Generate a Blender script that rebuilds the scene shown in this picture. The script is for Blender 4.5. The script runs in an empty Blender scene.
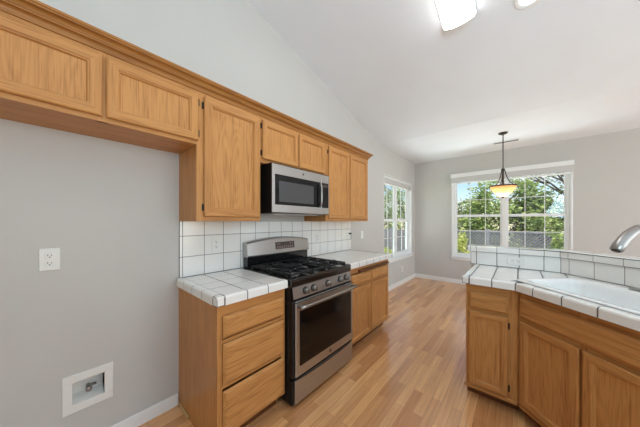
import bpy, bmesh, math, random
from mathutils import Vector, Matrix
random.seed(7)
scene = bpy.context.scene
COL = scene.collection
PI = math.pi

# ------------------------------------------------------------------ camera
FPX, YAW, HORIZON = 228.0, math.radians(41.0), 221.5
cam_data = bpy.data.cameras.new('camera')
cam_data.sensor_fit = 'HORIZONTAL'
cam_data.sensor_width = 36.0
cam_data.lens = 36.0 * FPX / 640.0
cam_data.shift_y = (HORIZON - 213.5) / 640.0
cam_data.clip_start = 0.02
cam_data.clip_end = 300
cam = bpy.data.objects.new('camera', cam_data)
COL.objects.link(cam)
cam.location = (1.877, 0.0, 1.335)
cam.rotation_euler = (PI / 2, 0, YAW)
scene.camera = cam

# ------------------------------------------------------------------ world, sun, big lights, exposure
scene.view_settings.view_transform = 'Standard'
scene.view_settings.look = 'None'
scene.view_settings.gamma = 1.0
scene.view_settings.use_curve_mapping = False
scene.view_settings.exposure = 0.15
scene.cycles.max_bounces = 10
scene.cycles.diffuse_bounces = 6
scene.cycles.glossy_bounces = 5
scene.cycles.transparent_max_bounces = 24
scene.cycles.sample_clamp_indirect = 6.0

world = bpy.data.worlds.new('world')
scene.world = world
world.use_nodes = True
wt = world.node_tree
wt.nodes.clear()
w_out = wt.nodes.new('ShaderNodeOutputWorld')
w_bg = wt.nodes.new('ShaderNodeBackground')
w_sky = wt.nodes.new('ShaderNodeTexSky')
w_sky.sky_type = 'NISHITA'
w_sky.sun_disc = False
w_sky.sun_elevation = math.radians(52)
w_sky.sun_rotation = math.radians(215)
w_sky.dust_density = 0.15
w_sky.ozone_density = 2.5
w_tc = wt.nodes.new('ShaderNodeTexCoord')
w_map = wt.nodes.new('ShaderNodeMapping')
w_map.inputs['Scale'].default_value = (1.0, 1.0, 3.0)
w_noise = wt.nodes.new('ShaderNodeTexNoise')
w_noise.inputs['Scale'].default_value = 3.2
w_noise.inputs['Detail'].default_value = 7
w_ramp = wt.nodes.new('ShaderNodeValToRGB')
w_ramp.color_ramp.elements[0].position = 0.50
w_ramp.color_ramp.elements[1].position = 0.72
w_mix = wt.nodes.new('ShaderNodeMix')
w_mix.data_type = 'RGBA'
w_mix.inputs[7].default_value = (5.6, 5.8, 6.0, 1)
wt.links.new(w_tc.outputs['Generated'], w_map.inputs['Vector'])
wt.links.new(w_map.outputs[0], w_noise.inputs['Vector'])
wt.links.new(w_noise.outputs['Fac'], w_ramp.inputs['Fac'])
wt.links.new(w_ramp.outputs['Color'], w_mix.inputs[0])
wt.links.new(w_sky.outputs['Color'], w_mix.inputs[6])
wt.links.new(w_mix.outputs[2], w_bg.inputs['Color'])
w_bg.inputs['Strength'].default_value = 0.16
wt.links.new(w_bg.outputs[0], w_out.inputs['Surface'])

sun_data = bpy.data.lights.new('sun', 'SUN')
sun_data.energy = 9.0
sun_data.angle = math.radians(1.0)
sun_data.color = (1.0, 0.95, 0.86)
sun = bpy.data.objects.new('sun', sun_data)
COL.objects.link(sun)
# high sun standing behind the house: it lights the garden and never reaches the kitchen floor
sun.rotation_euler = Vector((-0.14, 0.30, -0.94)).to_track_quat('-Z', 'Y').to_euler()


def area(name, loc, direction, sx, sy, power, color=(1, 1, 1)):
    d = bpy.data.lights.new(name, 'AREA')
    d.shape = 'RECTANGLE'
    d.size, d.size_y = sx, sy
    d.energy = power
    d.color = color
    o = bpy.data.objects.new(name, d)
    COL.objects.link(o)
    o.location = loc
    o.rotation_euler = Vector(direction).to_track_quat('-Z', 'Z').to_euler()
    return o


# added area lights out of view that brighten the walls, nook and sloped ceiling
area('fill_back', (3.2, -2.7, 1.8), (-0.15, 1, 0.12), 5.0, 2.6, 10, (0.86, 0.93, 1.0))  # unseen fill behind the camera; the back wall is closed
area('fill_right', (6.4, 1.2, 1.6), (-1, 0.3, 0.15), 4.5, 2.4, 54, (0.88, 0.95, 1.0))  # unseen fill standing in for daylight through the right opening
area('fill_nook', (6.2, 5.05, 0.55), (-1, 0.0, 0.6), 0.9, 1.2, 32, (0.78, 0.91, 1.0))  # unseen fill added to lift the flat nook ceiling
area('fill_far_wall', (6.4, 2.6, 1.3), (-1, 0.85, -0.1), 1.6, 2.0, 27, (0.93, 0.97, 1.0))  # unseen fill added to brighten the far wall
area('fill_ceiling', (3.6, -0.9, 1.9), (-0.15, 0.7, 1.0), 1.6, 1.6, 92, (0.60, 0.84, 1.0))  # unseen fill aimed up to lighten the sloped ceiling
# added lamps hidden below the sills, standing in for sunlight off the patio
area('fill_patio', (1.7, 7.3, -0.25), (0.05, -0.75, 1.0), 2.8, 2.2, 190, (0.70, 0.88, 1.0))
area('fill_patio', (-0.95, 4.7, 0.0), (0.8, 0.0, 1.0), 0.9, 1.6, 40, (0.74, 0.88, 1.0))


# ------------------------------------------------------------------ materials
def srgb(r, g, b):
    def f(c):
        c /= 255.0
        return c / 12.92 if c <= 0.04045 else ((c + 0.055) / 1.055) ** 2.4
    return (f(r), f(g), f(b), 1.0)


def new_mat(name):
    m = bpy.data.materials.new(name)
    m.use_nodes = True
    nt = m.node_tree
    b = nt.nodes['Principled BSDF']
    return m, nt, b


def N(nt, typ, **kw):
    n = nt.nodes.new(typ)
    for k, v in kw.items():
        if k in n.inputs:
            n.inputs[k].default_value = v
        else:
            setattr(n, k, v)
    return n


def ramp(nt, stops):
    r = nt.nodes.new('ShaderNodeValToRGB')
    cr = r.color_ramp
    while len(cr.elements) < len(stops):
        cr.elements.new(0.5)
    for e, (p, c) in zip(cr.elements, stops):
        e.position = p
        e.color = c
    return r


def coords(nt, scale=(1, 1, 1), rand=0.0):
    tc = N(nt, 'ShaderNodeTexCoord')
    mp = N(nt, 'ShaderNodeMapping')
    mp.inputs['Scale'].default_value = scale
    if rand:
        oi = N(nt, 'ShaderNodeObjectInfo')
        mul = N(nt, 'ShaderNodeMath', operation='MULTIPLY')
        mul.inputs[1].default_value = rand
        nt.links.new(oi.outputs['Random'], mul.inputs[0])
        add = N(nt, 'ShaderNodeVectorMath', operation='ADD')
        nt.links.new(tc.outputs['Object'], add.inputs[0])
        nt.links.new(mul.outputs[0], add.inputs[1])
        nt.links.new(add.outputs[0], mp.inputs['Vector'])
    else:
        nt.links.new(tc.outputs['Object'], mp.inputs['Vector'])
    return mp


def plain(name, col, rough=0.5, metal=0.0, noise=0.0, nscale=30, bump=0.0, bscale=120, coat=0.0, spec=0.5):
    m, nt, b = new_mat(name)
    b.inputs['Roughness'].default_value = rough
    b.inputs['Metallic'].default_value = metal
    b.inputs['Specular IOR Level'].default_value = spec
    if coat:
        b.inputs['Coat Weight'].default_value = coat
        b.inputs['Coat Roughness'].default_value = 0.08
    mp = coords(nt)
    no = N(nt, 'ShaderNodeTexNoise', Scale=nscale, Detail=4)
    nt.links.new(mp.outputs[0], no.inputs['Vector'])
    lo = tuple(c * (1 - noise) for c in col[:3]) + (1,)
    hi = tuple(min(1, c * (1 + noise)) for c in col[:3]) + (1,)
    r = ramp(nt, [(0.3, lo), (0.7, hi)])
    nt.links.new(no.outputs['Fac'], r.inputs['Fac'])
    nt.links.new(r.outputs['Color'], b.inputs['Base Color'])
    if bump:
        n2 = N(nt, 'ShaderNodeTexNoise', Scale=bscale, Detail=3)
        nt.links.new(mp.outputs[0], n2.inputs['Vector'])
        bp = N(nt, 'ShaderNodeBump', Strength=bump, Distance=0.004)
        nt.links.new(n2.outputs['Fac'], bp.inputs['Height'])
        nt.links.new(bp.outputs[0], b.inputs['Normal'])
    return m


def oak(name, axis, light, dark, rough=0.38, cathedral=False):
    """Oak: long grain streaks along one local axis, fine pores, optional cathedral figure."""
    m, nt, b = new_mat(name)
    b.inputs['Roughness'].default_value = rough
    b.inputs['Coat Weight'].default_value = 0.03
    b.inputs['Coat Roughness'].default_value = 0.25
    b.inputs['Specular IOR Level'].default_value = 0.25
    lo, hi = 1.3, 22.0
    sc = [hi, hi, hi]
    sc[axis] = lo
    mp = coords(nt, tuple(sc), rand=13.7)
    n1 = N(nt, 'ShaderNodeTexNoise', Scale=1.0, Detail=5, Roughness=0.6)
    nt.links.new(mp.outputs[0], n1.inputs['Vector'])
    sc2 = [150.0, 150.0, 150.0]
    sc2[axis] = 5.0
    mp2 = coords(nt, tuple(sc2), rand=13.7)
    n2 = N(nt, 'ShaderNodeTexNoise', Scale=1.0, Detail=2)
    nt.links.new(mp2.outputs[0], n2.inputs['Vector'])
    mid = tuple((a * 0.66 + c * 0.34) for a, c in zip(light, dark))
    r1 = ramp(nt, [(0.28, mid), (0.62, light)])
    fac_src = n1.outputs['Fac']
    if cathedral:
        sc3 = [7.0, 7.0, 7.0]
        sc3[axis] = 1.1
        mp3 = coords(nt, tuple(sc3), rand=9.1)
        nb = N(nt, 'ShaderNodeTexNoise', Scale=1.0, Detail=1.0)
        nt.links.new(mp3.outputs[0], nb.inputs['Vector'])
        ml = N(nt, 'ShaderNodeMath', operation='MULTIPLY')
        ml.inputs[1].default_value = 15.0
        nt.links.new(nb.outputs['Fac'], ml.inputs[0])
        fr = N(nt, 'ShaderNodeMath', operation='PINGPONG')
        fr.inputs[1].default_value = 0.5
        nt.links.new(ml.outputs[0], fr.inputs[0])
        m2 = N(nt, 'ShaderNodeMath', operation='MULTIPLY')
        m2.inputs[1].default_value = 1.3
        nt.links.new(fr.outputs[0], m2.inputs[0])
        mx = N(nt, 'ShaderNodeMix')
        mx.inputs[0].default_value = 0.62
        nt.links.new(m2.outputs[0], mx.inputs[2])
        nt.links.new(n1.outputs['Fac'], mx.inputs[3])
        fac_src = mx.outputs[0]
        r1.color_ramp.elements[0].position = 0.22
        r1.color_ramp.elements[1].position = 0.5
    nt.links.new(fac_src, r1.inputs['Fac'])
    r2 = ramp(nt, [(0.34, dark), (0.47, (1, 1, 1, 1))])
    nt.links.new(n2.outputs['Fac'], r2.inputs['Fac'])
    mixn = N(nt, 'ShaderNodeMix', data_type='RGBA', blend_type='MULTIPLY')
    mixn.inputs[0].default_value = 0.34
    nt.links.new(r1.outputs['Color'], mixn.inputs[6])
    nt.links.new(r2.outputs['Color'], mixn.inputs[7])
    nt.links.new(mixn.outputs[2], b.inputs['Base Color'])
    bp = N(nt, 'ShaderNodeBump', Strength=0.12, Distance=0.001)
    nt.links.new(n2.outputs['Fac'], bp.inputs['Height'])
    nt.links.new(bp.outputs[0], b.inputs['Normal'])
    return m


OAK_L, OAK_D = srgb(199, 142, 83), srgb(146, 88, 40)
M_OAKV = oak('oak_vertical', 2, OAK_L, OAK_D)
M_OAKH = oak('oak_horizontal', 0, OAK_L, OAK_D)
M_OAKP = oak('oak_panel', 2, srgb(200, 143, 84), srgb(142, 86, 40), cathedral=True)
M_OAKDRAWER = oak('oak_drawer', 0, srgb(200, 143, 84), srgb(142, 86, 40), cathedral=True)
M_OAKRAW = plain('raw_wood_shoe', srgb(205, 165, 110), 0.6, noise=0.12)
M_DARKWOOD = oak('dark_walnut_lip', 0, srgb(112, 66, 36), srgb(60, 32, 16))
M_HINGE = plain('dark_bronze_hinge', srgb(52, 44, 40), 0.4, 0.7)
M_WALL = plain('warm_grey_wall_paint', srgb(200, 197, 192), 0.75, noise=0.012, nscale=3, bump=0.12, bscale=160, spec=0.3)
M_CEIL = plain('white_ceiling_paint', srgb(234, 237, 240), 0.85, noise=0.012, nscale=3, bump=0.15, bscale=140, spec=0.2)
M_TRIM = plain('white_trim_paint', srgb(236, 236, 234), 0.4, noise=0.01)
M_TILE = plain('white_glazed_tile', srgb(238, 236, 231), 0.14, noise=0.015, nscale=4, coat=0.4)
M_GROUT = plain('grey_grout', srgb(104, 102, 101), 0.9, noise=0.12, nscale=60)
M_GROUT_LIGHT = plain('pale_grey_grout', srgb(126, 124, 122), 0.9, noise=0.1, nscale=60)
M_PORCELAIN = plain('white_porcelain', srgb(236, 236, 234), 0.12, coat=0.5)
M_PLASTIC = plain('white_plastic', srgb(232, 231, 226), 0.35)
M_SLOT = plain('dark_slot', srgb(45, 43, 42), 0.6)
M_BLACK = plain('black_enamel', srgb(18, 18, 19), 0.18, coat=0.4)
M_BLACKSIDE = plain('black_painted_side', srgb(14, 14, 15), 0.45)
M_IRON = plain('cast_iron', srgb(24, 24, 25), 0.55, noise=0.25, nscale=90, bump=0.2)
M_GLASSBLACK = plain('black_oven_glass', srgb(10, 10, 11), 0.10, coat=0.0, spec=0.35)
M_GLASSGREY = plain('smoked_microwave_glass', srgb(62, 63, 66), 0.12, coat=0.6)
M_ALU = plain('burner_aluminium', srgb(150, 148, 145), 0.35, 0.9)
M_CHROME = plain('brushed_nickel', srgb(160, 156, 152), 0.33, 1.0)
M_BRONZE = plain('dark_bronze', srgb(66, 58, 52), 0.4, 0.7, noise=0.15)
M_BLIND = plain('white_blind_slat', srgb(214, 212, 209), 0.55)
M_VENT = plain('grey_vent_grille', srgb(120, 118, 114), 0.5)
M_DISPLAY = plain('brown_display_glass', srgb(58, 44, 40), 0.2, coat=0.5)
M_DISPLAYKEY = plain('pale_display_keys', srgb(150, 130, 122), 0.5)


def steel():
    m, nt, b = new_mat('stainless_steel')
    b.inputs['Metallic'].default_value = 1.0
    b.inputs['Base Color'].default_value = srgb(186, 184, 182)
    mp = coords(nt, (3, 200, 200))
    no = N(nt, 'ShaderNodeTexNoise', Scale=1.0, Detail=3)
    nt.links.new(mp.outputs[0], no.inputs['Vector'])
    r = ramp(nt, [(0.2, (0.30, 0.30, 0.30, 1)), (0.8, (0.46, 0.46, 0.46, 1))])
    nt.links.new(no.outputs['Fac'], r.inputs['Fac'])
    nt.links.new(r.outputs['Color'], b.inputs['Roughness'])
    b.inputs['Anisotropic'].default_value = 0.45
    b.inputs['Anisotropic Rotation'].default_value = 0.25
    tg = N(nt, 'ShaderNodeTangent')
    tg.direction_type = 'RADIAL'
    tg.axis = 'Z'
    nt.links.new(tg.outputs[0], b.inputs['Tangent'])
    return m


M_STEEL = steel()


def floor_mat():
    m, nt, b = new_mat('oak_laminate_planks')
    tc = N(nt, 'ShaderNodeTexCoord')
    sp = N(nt, 'ShaderNodeSeparateXYZ')
    cb = N(nt, 'ShaderNodeCombineXYZ')
    nt.links.new(tc.outputs['Object'], sp.inputs[0])
    nt.links.new(sp.outputs['Y'], cb.inputs['X'])
    nt.links.new(sp.outputs['X'], cb.inputs['Y'])
    br = N(nt, 'ShaderNodeTexBrick', Scale=1.0)
    br.offset = 0.37
    br.offset_frequency = 2
    br.inputs['Color1'].default_value = srgb(238, 184, 128)
    br.inputs['Color2'].default_value = srgb(190, 130, 82)
    br.inputs['Mortar'].default_value = srgb(164, 114, 74)
    br.inputs['Mortar Size'].default_value = 0.0011
    br.inputs['Mortar Smooth'].default_value = 0.3
    br.inputs['Bias'].default_value = -0.15
    br.inputs['Brick Width'].default_value = 0.62
    br.inputs['Row Height'].default_value = 0.066
    nt.links.new(cb.outputs[0], br.inputs['Vector'])
    mp = N(nt, 'ShaderNodeMapping')
    mp.inputs['Scale'].default_value = (2.2, 48, 1)
    nt.links.new(cb.outputs[0], mp.inputs['Vector'])
    no = N(nt, 'ShaderNodeTexNoise', Scale=1.0, Detail=6, Roughness=0.65)
    nt.links.new(mp.outputs[0], no.inputs['Vector'])
    r = ramp(nt, [(0.3, (0.72, 0.66, 0.58, 1)), (0.62, (1.04, 1.03, 1.02, 1))])
    nt.links.new(no.outputs['Fac'], r.inputs['Fac'])
    mx = N(nt, 'ShaderNodeMix', data_type='RGBA', blend_type='MULTIPLY')
    mx.inputs[0].default_value = 0.9
    nt.links.new(br.outputs['Color'], mx.inputs[6])
    nt.links.new(r.outputs['Color'], mx.inputs[7])
    nt.links.new(mx.outputs[2], b.inputs['Base Color'])
    b.inputs['Roughness'].default_value = 0.2
    b.inputs['Specular IOR Level'].default_value = 0.75
    b.inputs['Coat Weight'].default_value = 0.35
    b.inputs['Coat Roughness'].default_value = 0.12
    bp = N(nt, 'ShaderNodeBump', Strength=0.06, Distance=0.002)
    nt.links.new(no.outputs['Fac'], bp.inputs['Height'])
    nt.links.new(bp.outputs[0], b.inputs['Normal'])
    return m


M_FLOOR = floor_mat()


def emit_mat(name, col, strength):
    m, nt, b = new_mat(name)
    b.inputs['Base Color'].default_value = col
    b.inputs['Roughness'].default_value = 0.4
    b.inputs['Emission Color'].default_value = col
    b.inputs['Emission Strength'].default_value = strength
    return m


M_DIFFUSER = emit_mat('lit_white_diffuser', (0.97, 0.99, 1.0, 1), 8.0)
M_CANLENS = emit_mat('lit_can_lens', (1.0, 0.98, 0.95, 1), 3.0)
def bowl_mat():
    m, nt, b = new_mat('alabaster_bowl')
    b.inputs['Base Color'].default_value = (0.72, 0.44, 0.20, 1)
    b.inputs['Roughness'].default_value = 0.3
    tl = N(nt, 'ShaderNodeBsdfTranslucent')
    mp = coords(nt)
    no = N(nt, 'ShaderNodeTexNoise', Scale=18.0, Detail=3)
    nt.links.new(mp.outputs[0], no.inputs['Vector'])
    r = ramp(nt, [(0.3, (0.92, 0.50, 0.20, 1)), (0.7, (0.96, 0.66, 0.36, 1))])
    nt.links.new(no.outputs['Fac'], r.inputs['Fac'])
    nt.links.new(r.outputs['Color'], tl.inputs['Color'])
    mx = N(nt, 'ShaderNodeMixShader')
    mx.inputs[0].default_value = 0.6
    nt.links.new(b.outputs[0], mx.inputs[1])
    nt.links.new(tl.outputs[0], mx.inputs[2])
    nt.links.new(mx.outputs[0], nt.nodes['Material Output'].inputs['Surface'])
    return m


M_BOWL = bowl_mat()


def glass_mat():
    m, nt, b = new_mat('window_glass')
    nt.nodes.remove(b)
    out = nt.nodes['Material Output']
    tr = N(nt, 'ShaderNodeBsdfTransparent')
    gl = N(nt, 'ShaderNodeBsdfGlossy', Roughness=0.01)
    lw = N(nt, 'ShaderNodeLayerWeight')
    lw.inputs['Blend'].default_value = 0.5
    pw = N(nt, 'ShaderNodeMath', operation='POWER')
    pw.inputs[1].default_value = 5.0
    nt.links.new(lw.outputs['Facing'], pw.inputs[0])
    fr = N(nt, 'ShaderNodeMath', operation='MULTIPLY_ADD')
    fr.inputs[1].default_value = 0.75
    fr.inputs[2].default_value = 0.03
    nt.links.new(pw.outputs[0], fr.inputs[0])
    mx = N(nt, 'ShaderNodeMixShader')
    nt.links.new(fr.outputs[0], mx.inputs[0])
    nt.links.new(tr.outputs[0], mx.inputs[1])
    nt.links.new(gl.outputs[0], mx.inputs[2])
    nt.links.new(mx.outputs[0], out.inputs['Surface'])
    return m


M_GLASS = glass_mat()


def leaf_mat(name, c1, c2):
    m, nt, b = new_mat(name)
    mp = coords(nt)
    no = N(nt, 'ShaderNodeTexNoise', Scale=4.0, Detail=3)
    nt.links.new(mp.outputs[0], no.inputs['Vector'])
    r = ramp(nt, [(0.35, c1), (0.65, c2)])
    nt.links.new(no.outputs['Fac'], r.inputs['Fac'])
    nt.links.new(r.outputs['Color'], b.inputs['Base Color'])
    b.inputs['Roughness'].default_value = 0.45
    tl = N(nt, 'ShaderNodeBsdfTranslucent')
    nt.links.new(r.outputs['Color'], tl.inputs['Color'])
    mx = N(nt, 'ShaderNodeMixShader')
    mx.inputs[0].default_value = 0.35
    nt.links.new(b.outputs[0], mx.inputs[1])
    nt.links.new(tl.outputs[0], mx.inputs[2])
    nt.links.new(mx.outputs[0], nt.nodes['Material Output'].inputs['Surface'])
    return m


M_LEAF_MID = leaf_mat('mid_green_leaves', srgb(112, 140, 78), srgb(172, 186, 118))
M_LEAF_DARK = leaf_mat('dark_green_leaves', srgb(70, 98, 58), srgb(128, 150, 88))
M_LEAF_LIME = leaf_mat('lime_leaves', srgb(150, 168, 84), srgb(205, 208, 130))
M_LEAF_OLIVE = leaf_mat('grey_olive_leaves', srgb(112, 126, 98), srgb(178, 186, 150))
M_BARK = plain('grey_brown_bark', srgb(88, 78, 72), 0.9, noise=0.3, nscale=12)
M_FENCE = plain('weathered_grey_fence_wood', srgb(112, 114, 124), 0.85, noise=0.15, nscale=14)
M_FENCEDARK = plain('dark_grey_fence_boards', srgb(104, 106, 112), 0.85, noise=0.15, nscale=14)
M_LAWN = plain('lawn_green', srgb(150, 160, 98), 0.95, noise=0.3, nscale=5)
M_PATH = plain('pale_garden_path', srgb(214, 210, 204), 0.9, noise=0.1, nscale=8)


# ------------------------------------------------------------------ mesh builder
class MB:
    def __init__(self):
        self.v, self.f, self.m, self.s = [], [], [], []

    def add(self, verts, faces, mat=0, smooth=False):
        o = len(self.v)
        self.v += [tuple(p) for p in verts]
        for f in faces:
            self.f.append([i + o for i in f])
            self.m.append(mat)
            self.s.append(smooth)
        return self

    def add_bm(self, bm, mat=0, smooth=False):
        bm.verts.index_update()
        self.add([v.co[:] for v in bm.verts], [[v.index for v in f.verts] for f in bm.faces], mat, smooth)
        bm.free()
        return self

    def box(self, x0, x1, y0, y1, z0, z1, mat=0, bevel=0.0, seg=1, tf=None):
        p = [(x0, y0, z0), (x1, y0, z0), (x1, y1, z0), (x0, y1, z0), (x0, y0, z1), (x1, y0, z1), (x1, y1, z1), (x0, y1, z1)]
        f = [(0, 3, 2, 1), (4, 5, 6, 7), (0, 1, 5, 4), (1, 2, 6, 5), (2, 3, 7, 6), (3, 0, 4, 7)]
        if tf:
            p = [tf(q) for q in p]
        if not bevel:
            return self.add(p, f, mat)
        bm = bmesh.new()
        vs = [bm.verts.new(q) for q in p]
        for q in f:
            bm.faces.new([vs[i] for i in q])
        bmesh.ops.bevel(bm, geom=bm.edges[:], offset=bevel, segments=seg, affect='EDGES', profile=0.5)
        return self.add_bm(bm, mat)

    def prism(self, poly, z0, z1, mat=0, bevel=0.0, seg=1, top_only=True):
        """Vertical prism over a counter-clockwise xy polygon."""
        n = len(poly)
        bm = bmesh.new()
        a = [bm.verts.new((x, y, z0)) for x, y in poly]
        b = [bm.verts.new((x, y, z1)) for x, y in poly]
        bm.faces.new(a[::-1])
        top = bm.faces.new(b)
        for i in range(n):
            bm.faces.new((a[i], a[(i + 1) % n], b[(i + 1) % n], b[i]))
        if bevel:
            ed = list(top.edges) if top_only else bm.edges[:]
            bmesh.ops.bevel(bm, geom=ed, offset=bevel, segments=seg, affect='EDGES', profile=0.5)
        return self.add_bm(bm, mat)

    def extrude_yz(self, poly, x0, x1, mat=0):
        n = len(poly)
        v = [(x0, y, z) for y, z in poly] + [(x1, y, z) for y, z in poly]
        f = [list(range(n))[::-1], list(range(n, 2 * n))]
        for i in range(n):
            j = (i + 1) % n
            f.append((i, j, n + j, n + i))
        return self.add(v, f, mat)

    def lathe(self, prof, center=(0, 0, 0), axis='z', n=24, mat=0, smooth=True, cap=True):
        """prof: (radius, height) pairs along the axis."""
        cx, cy, cz = center
        v, f = [], []

        def pt(r, h, a):
            c, s = r * math.cos(a), r * math.sin(a)
            if axis == 'z':
                return (cx + c, cy + s, cz + h)
            if axis == 'y':
                return (cx + c, cy + h, cz - s)
            return (cx + h, cy + c, cz + s)
        for r, h in prof:
            for k in range(n):
                v.append(pt(r, h, 2 * PI * k / n))
        for i in range(len(prof) - 1):
            for k in range(n):
                k2 = (k + 1) % n
                f.append((i * n + k, i * n + k2, (i + 1) * n + k2, (i + 1) * n + k))
        self.add(v, f, mat, smooth)
        if cap:
            o = len(prof) - 1
            self.add([pt(prof[0][0], prof[0][1], 2 * PI * k / n) for k in range(n)], [list(range(n))[::-1]], mat)
            self.add([pt(prof[o][0], prof[o][1], 2 * PI * k / n) for k in range(n)], [list(range(n))], mat)
        return self

    def tube(self, pts, radii, n=10, mat=0, smooth=True):
        pts = [Vector(p) for p in pts]
        if not isinstance(radii, (list, tuple)):
            radii = [radii] * len(pts)
        v, f = [], []
        prev = None
        for i, p in enumerate(pts):
            d = (pts[min(i + 1, len(pts) - 1)] - pts[max(i - 1, 0)]).normalized()
            if prev is None:
                u = d.orthogonal().normalized()
            else:
                u = (prev - d * prev.dot(d)).normalized()
            prev = u
            w = d.cross(u)
            for k in range(n):
                a = 2 * PI * k / n
                v.append(p + (u * math.cos(a) + w * math.sin(a)) * radii[i])
        for i in range(len(pts) - 1):
            for k in range(n):
                k2 = (k + 1) % n
                f.append((i * n + k, i * n + k2, (i + 1) * n + k2, (i + 1) * n + k))
        f.append(list(range(n))[::-1])
        f.append(list(range((len(pts) - 1) * n, len(pts) * n)))
        return self.add(v, f, mat, smooth)

    def loft(self, loops, mat=0, smooth=True, cap_end=False):
        n = len(loops[0])
        v = [p for lp in loops for p in lp]
        f = []
        for i in range(len(loops) - 1):
            for k in range(n):
                k2 = (k + 1) % n
                f.append((i * n + k, i * n + k2, (i + 1) * n + k2, (i + 1) * n + k))
        if cap_end:
            f.append(list(range((len(loops) - 1) * n, len(loops) * n)))
        return self.add(v, f, mat, smooth)

    def build(self, name, mats, parent=None):
        me = bpy.data.meshes.new(name)
        me.from_pydata(self.v, [], self.f)
        for m in (mats if isinstance(mats, (list, tuple)) else [mats]):
            me.materials.append(m)
        me.polygons.foreach_set('material_index', self.m)
        me.polygons.foreach_set('use_smooth', self.s)
        me.update()
        bm = bmesh.new()
        bm.from_mesh(me)
        bmesh.ops.recalc_face_normals(bm, faces=bm.faces[:])
        bm.to_mesh(me)
        bm.free()
        o = bpy.data.objects.new(name, me)
        COL.objects.link(o)
        if parent:
            o.parent = parent
        return o


def tag(o, label, cat, group=None, kind=None):
    o['label'] = label
    o['category'] = cat
    if group:
        o['group'] = group
    if kind:
        o['kind'] = kind
    return o


def thing(name, label, cat, loc=(0, 0, 0), rz=0.0, group=None):
    o = bpy.data.objects.new(name, None)
    o.empty_display_size = 0.1
    COL.objects.link(o)
    o.location = loc
    o.rotation_euler = (0, 0, rz)
    return tag(o, label, cat, group)


def struct(o, label=None, cat=None):
    o['kind'] = 'structure'
    if label:
        o['label'] = label
    if cat:
        o['category'] = cat
    return o


def struct_root(name, label, cat, loc=(0, 0, 0), rz=0.0):
    o = bpy.data.objects.new(name, None)
    COL.objects.link(o)
    o.location = loc
    o.rotation_euler = (0, 0, rz)
    return struct(o, label, cat)


# ------------------------------------------------------------------ room shell
YB, YF, XR, ZN, YK, KS = -2.9, 5.654, 6.6, 2.72, 3.875, 0.2367      # back, far wall, right wall, nook ceiling, fold, slope
def zc(y):
    return ZN + max(0.0, YK - y) * KS


struct(MB().box(-0.15, XR + 0.15, YB - 0.15, YF + 0.15, -0.12, 0.0).build('floor', M_FLOOR),
       'oak laminate plank floor running towards the window nook', 'floor')

# left wall with its window opening
LW = (3.967, 5.42, 0.61, 2.22)       # y0, y1, z0, z1
mb = MB()
BX = (0.054, 0.184, 0.3105, 0.4335)   # opening of the water box: y0, y1, z0, z1
mb.extrude_yz([(YB, 0), (BX[0], 0), (BX[0], zc(BX[0]) + .1), (YB, zc(YB) + .1)], -0.15, 0)
mb.box(-0.15, 0, BX[0], BX[1], 0, BX[2])
mb.extrude_yz([(BX[0], BX[3]), (BX[1], BX[3]), (BX[1], zc(BX[1]) + .1), (BX[0], zc(BX[0]) + .1)], -0.15, 0)
mb.extrude_yz([(BX[1], 0), (YK, 0), (YK, zc(YK) + .1), (BX[1], zc(BX[1]) + .1)], -0.15, 0)
mb.box(-0.15, 0, YK, LW[0], 0, ZN + .1)
mb.box(-0.15, 0, LW[0], LW[1], 0, LW[2])
mb.box(-0.15, 0, LW[0], LW[1], LW[3], ZN + .1)
mb.box(-0.15, 0, LW[1], YF + 0.15, 0, ZN + .1)
struct(mb.build('wall_left', M_WALL), 'warm grey wall behind the range and upper cabinets', 'wall')
# far wall
FW = (0.80, 2.545, 0.585, 2.33)      # x0, x1, z0, z1
mb = MB()
mb.box(0, FW[0], YF, YF + .15, 0, ZN + .1)
mb.box(FW[0], FW[1], YF, YF + .15, 0, FW[2])
mb.box(FW[0], FW[1], YF, YF + .15, FW[3], ZN + .1)
mb.box(FW[1], XR, YF, YF + .15, 0, ZN + .1)
struct(mb.build('wall_far', M_WALL), 'warm grey wall of the nook holding the double window', 'wall')
# right wall with a wide opening to the next room
mb = MB()
mb.extrude_yz([(3.9, 0), (YF + .15, 0), (YF + .15, ZN + .1), (3.9, ZN + .1)], XR, XR + .15)
mb.extrude_yz([(YB, 2.75), (3.9, 2.75), (YK, zc(YK) + .1), (YB, zc(YB) + .1)], XR, XR + .15)
struct(mb.build('wall_right', M_WALL), 'grey wall on the far right with a wide opening', 'wall')
# back wall, behind the photographer
mb = MB()
mb.box(-0.15, XR + .15, YB - .15, YB, 0, zc(YB) + .1)
struct(mb.build('wall_back', M_WALL), 'grey wall behind the photographer', 'wall')
# ceilings
mb = MB()
mb.extrude_yz([(YK, ZN), (YK, ZN + .15), (YB, zc(YB) + .15), (YB, zc(YB))], -0.15, XR + .15)
struct(mb.build('ceiling', M_CEIL), 'white sloped ceiling rising over the kitchen', 'ceiling')
struct(MB().box(-0.15, XR + .15, YK, YF + .15, ZN, ZN + .15).build('ceiling_nook', M_CEIL),
       'flat white ceiling over the window nook', 'ceiling')


def base_profile(mb, x0, x1, y0, y1, h=0.088):
    mb.box(x0, x1, y0, y1, 0, h, 0, 0.004)


mb = MB(); base_profile(mb, 0, 0.014, YB, 0.575)
struct(mb.build('baseboard_left', M_TRIM), 'white baseboard under the bare alcove wall', 'baseboard')
mb = MB(); base_profile(mb, 0, 0.014, 2.86, YF)
struct(mb.build('baseboard_nook', M_TRIM), 'white baseboard under the left nook window', 'baseboard')
mb = MB(); base_profile(mb, 0.014, XR, YF - 0.014, YF)
struct(mb.build('baseboard_far', M_TRIM), 'white baseboard under the far double window', 'baseboard')


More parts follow.
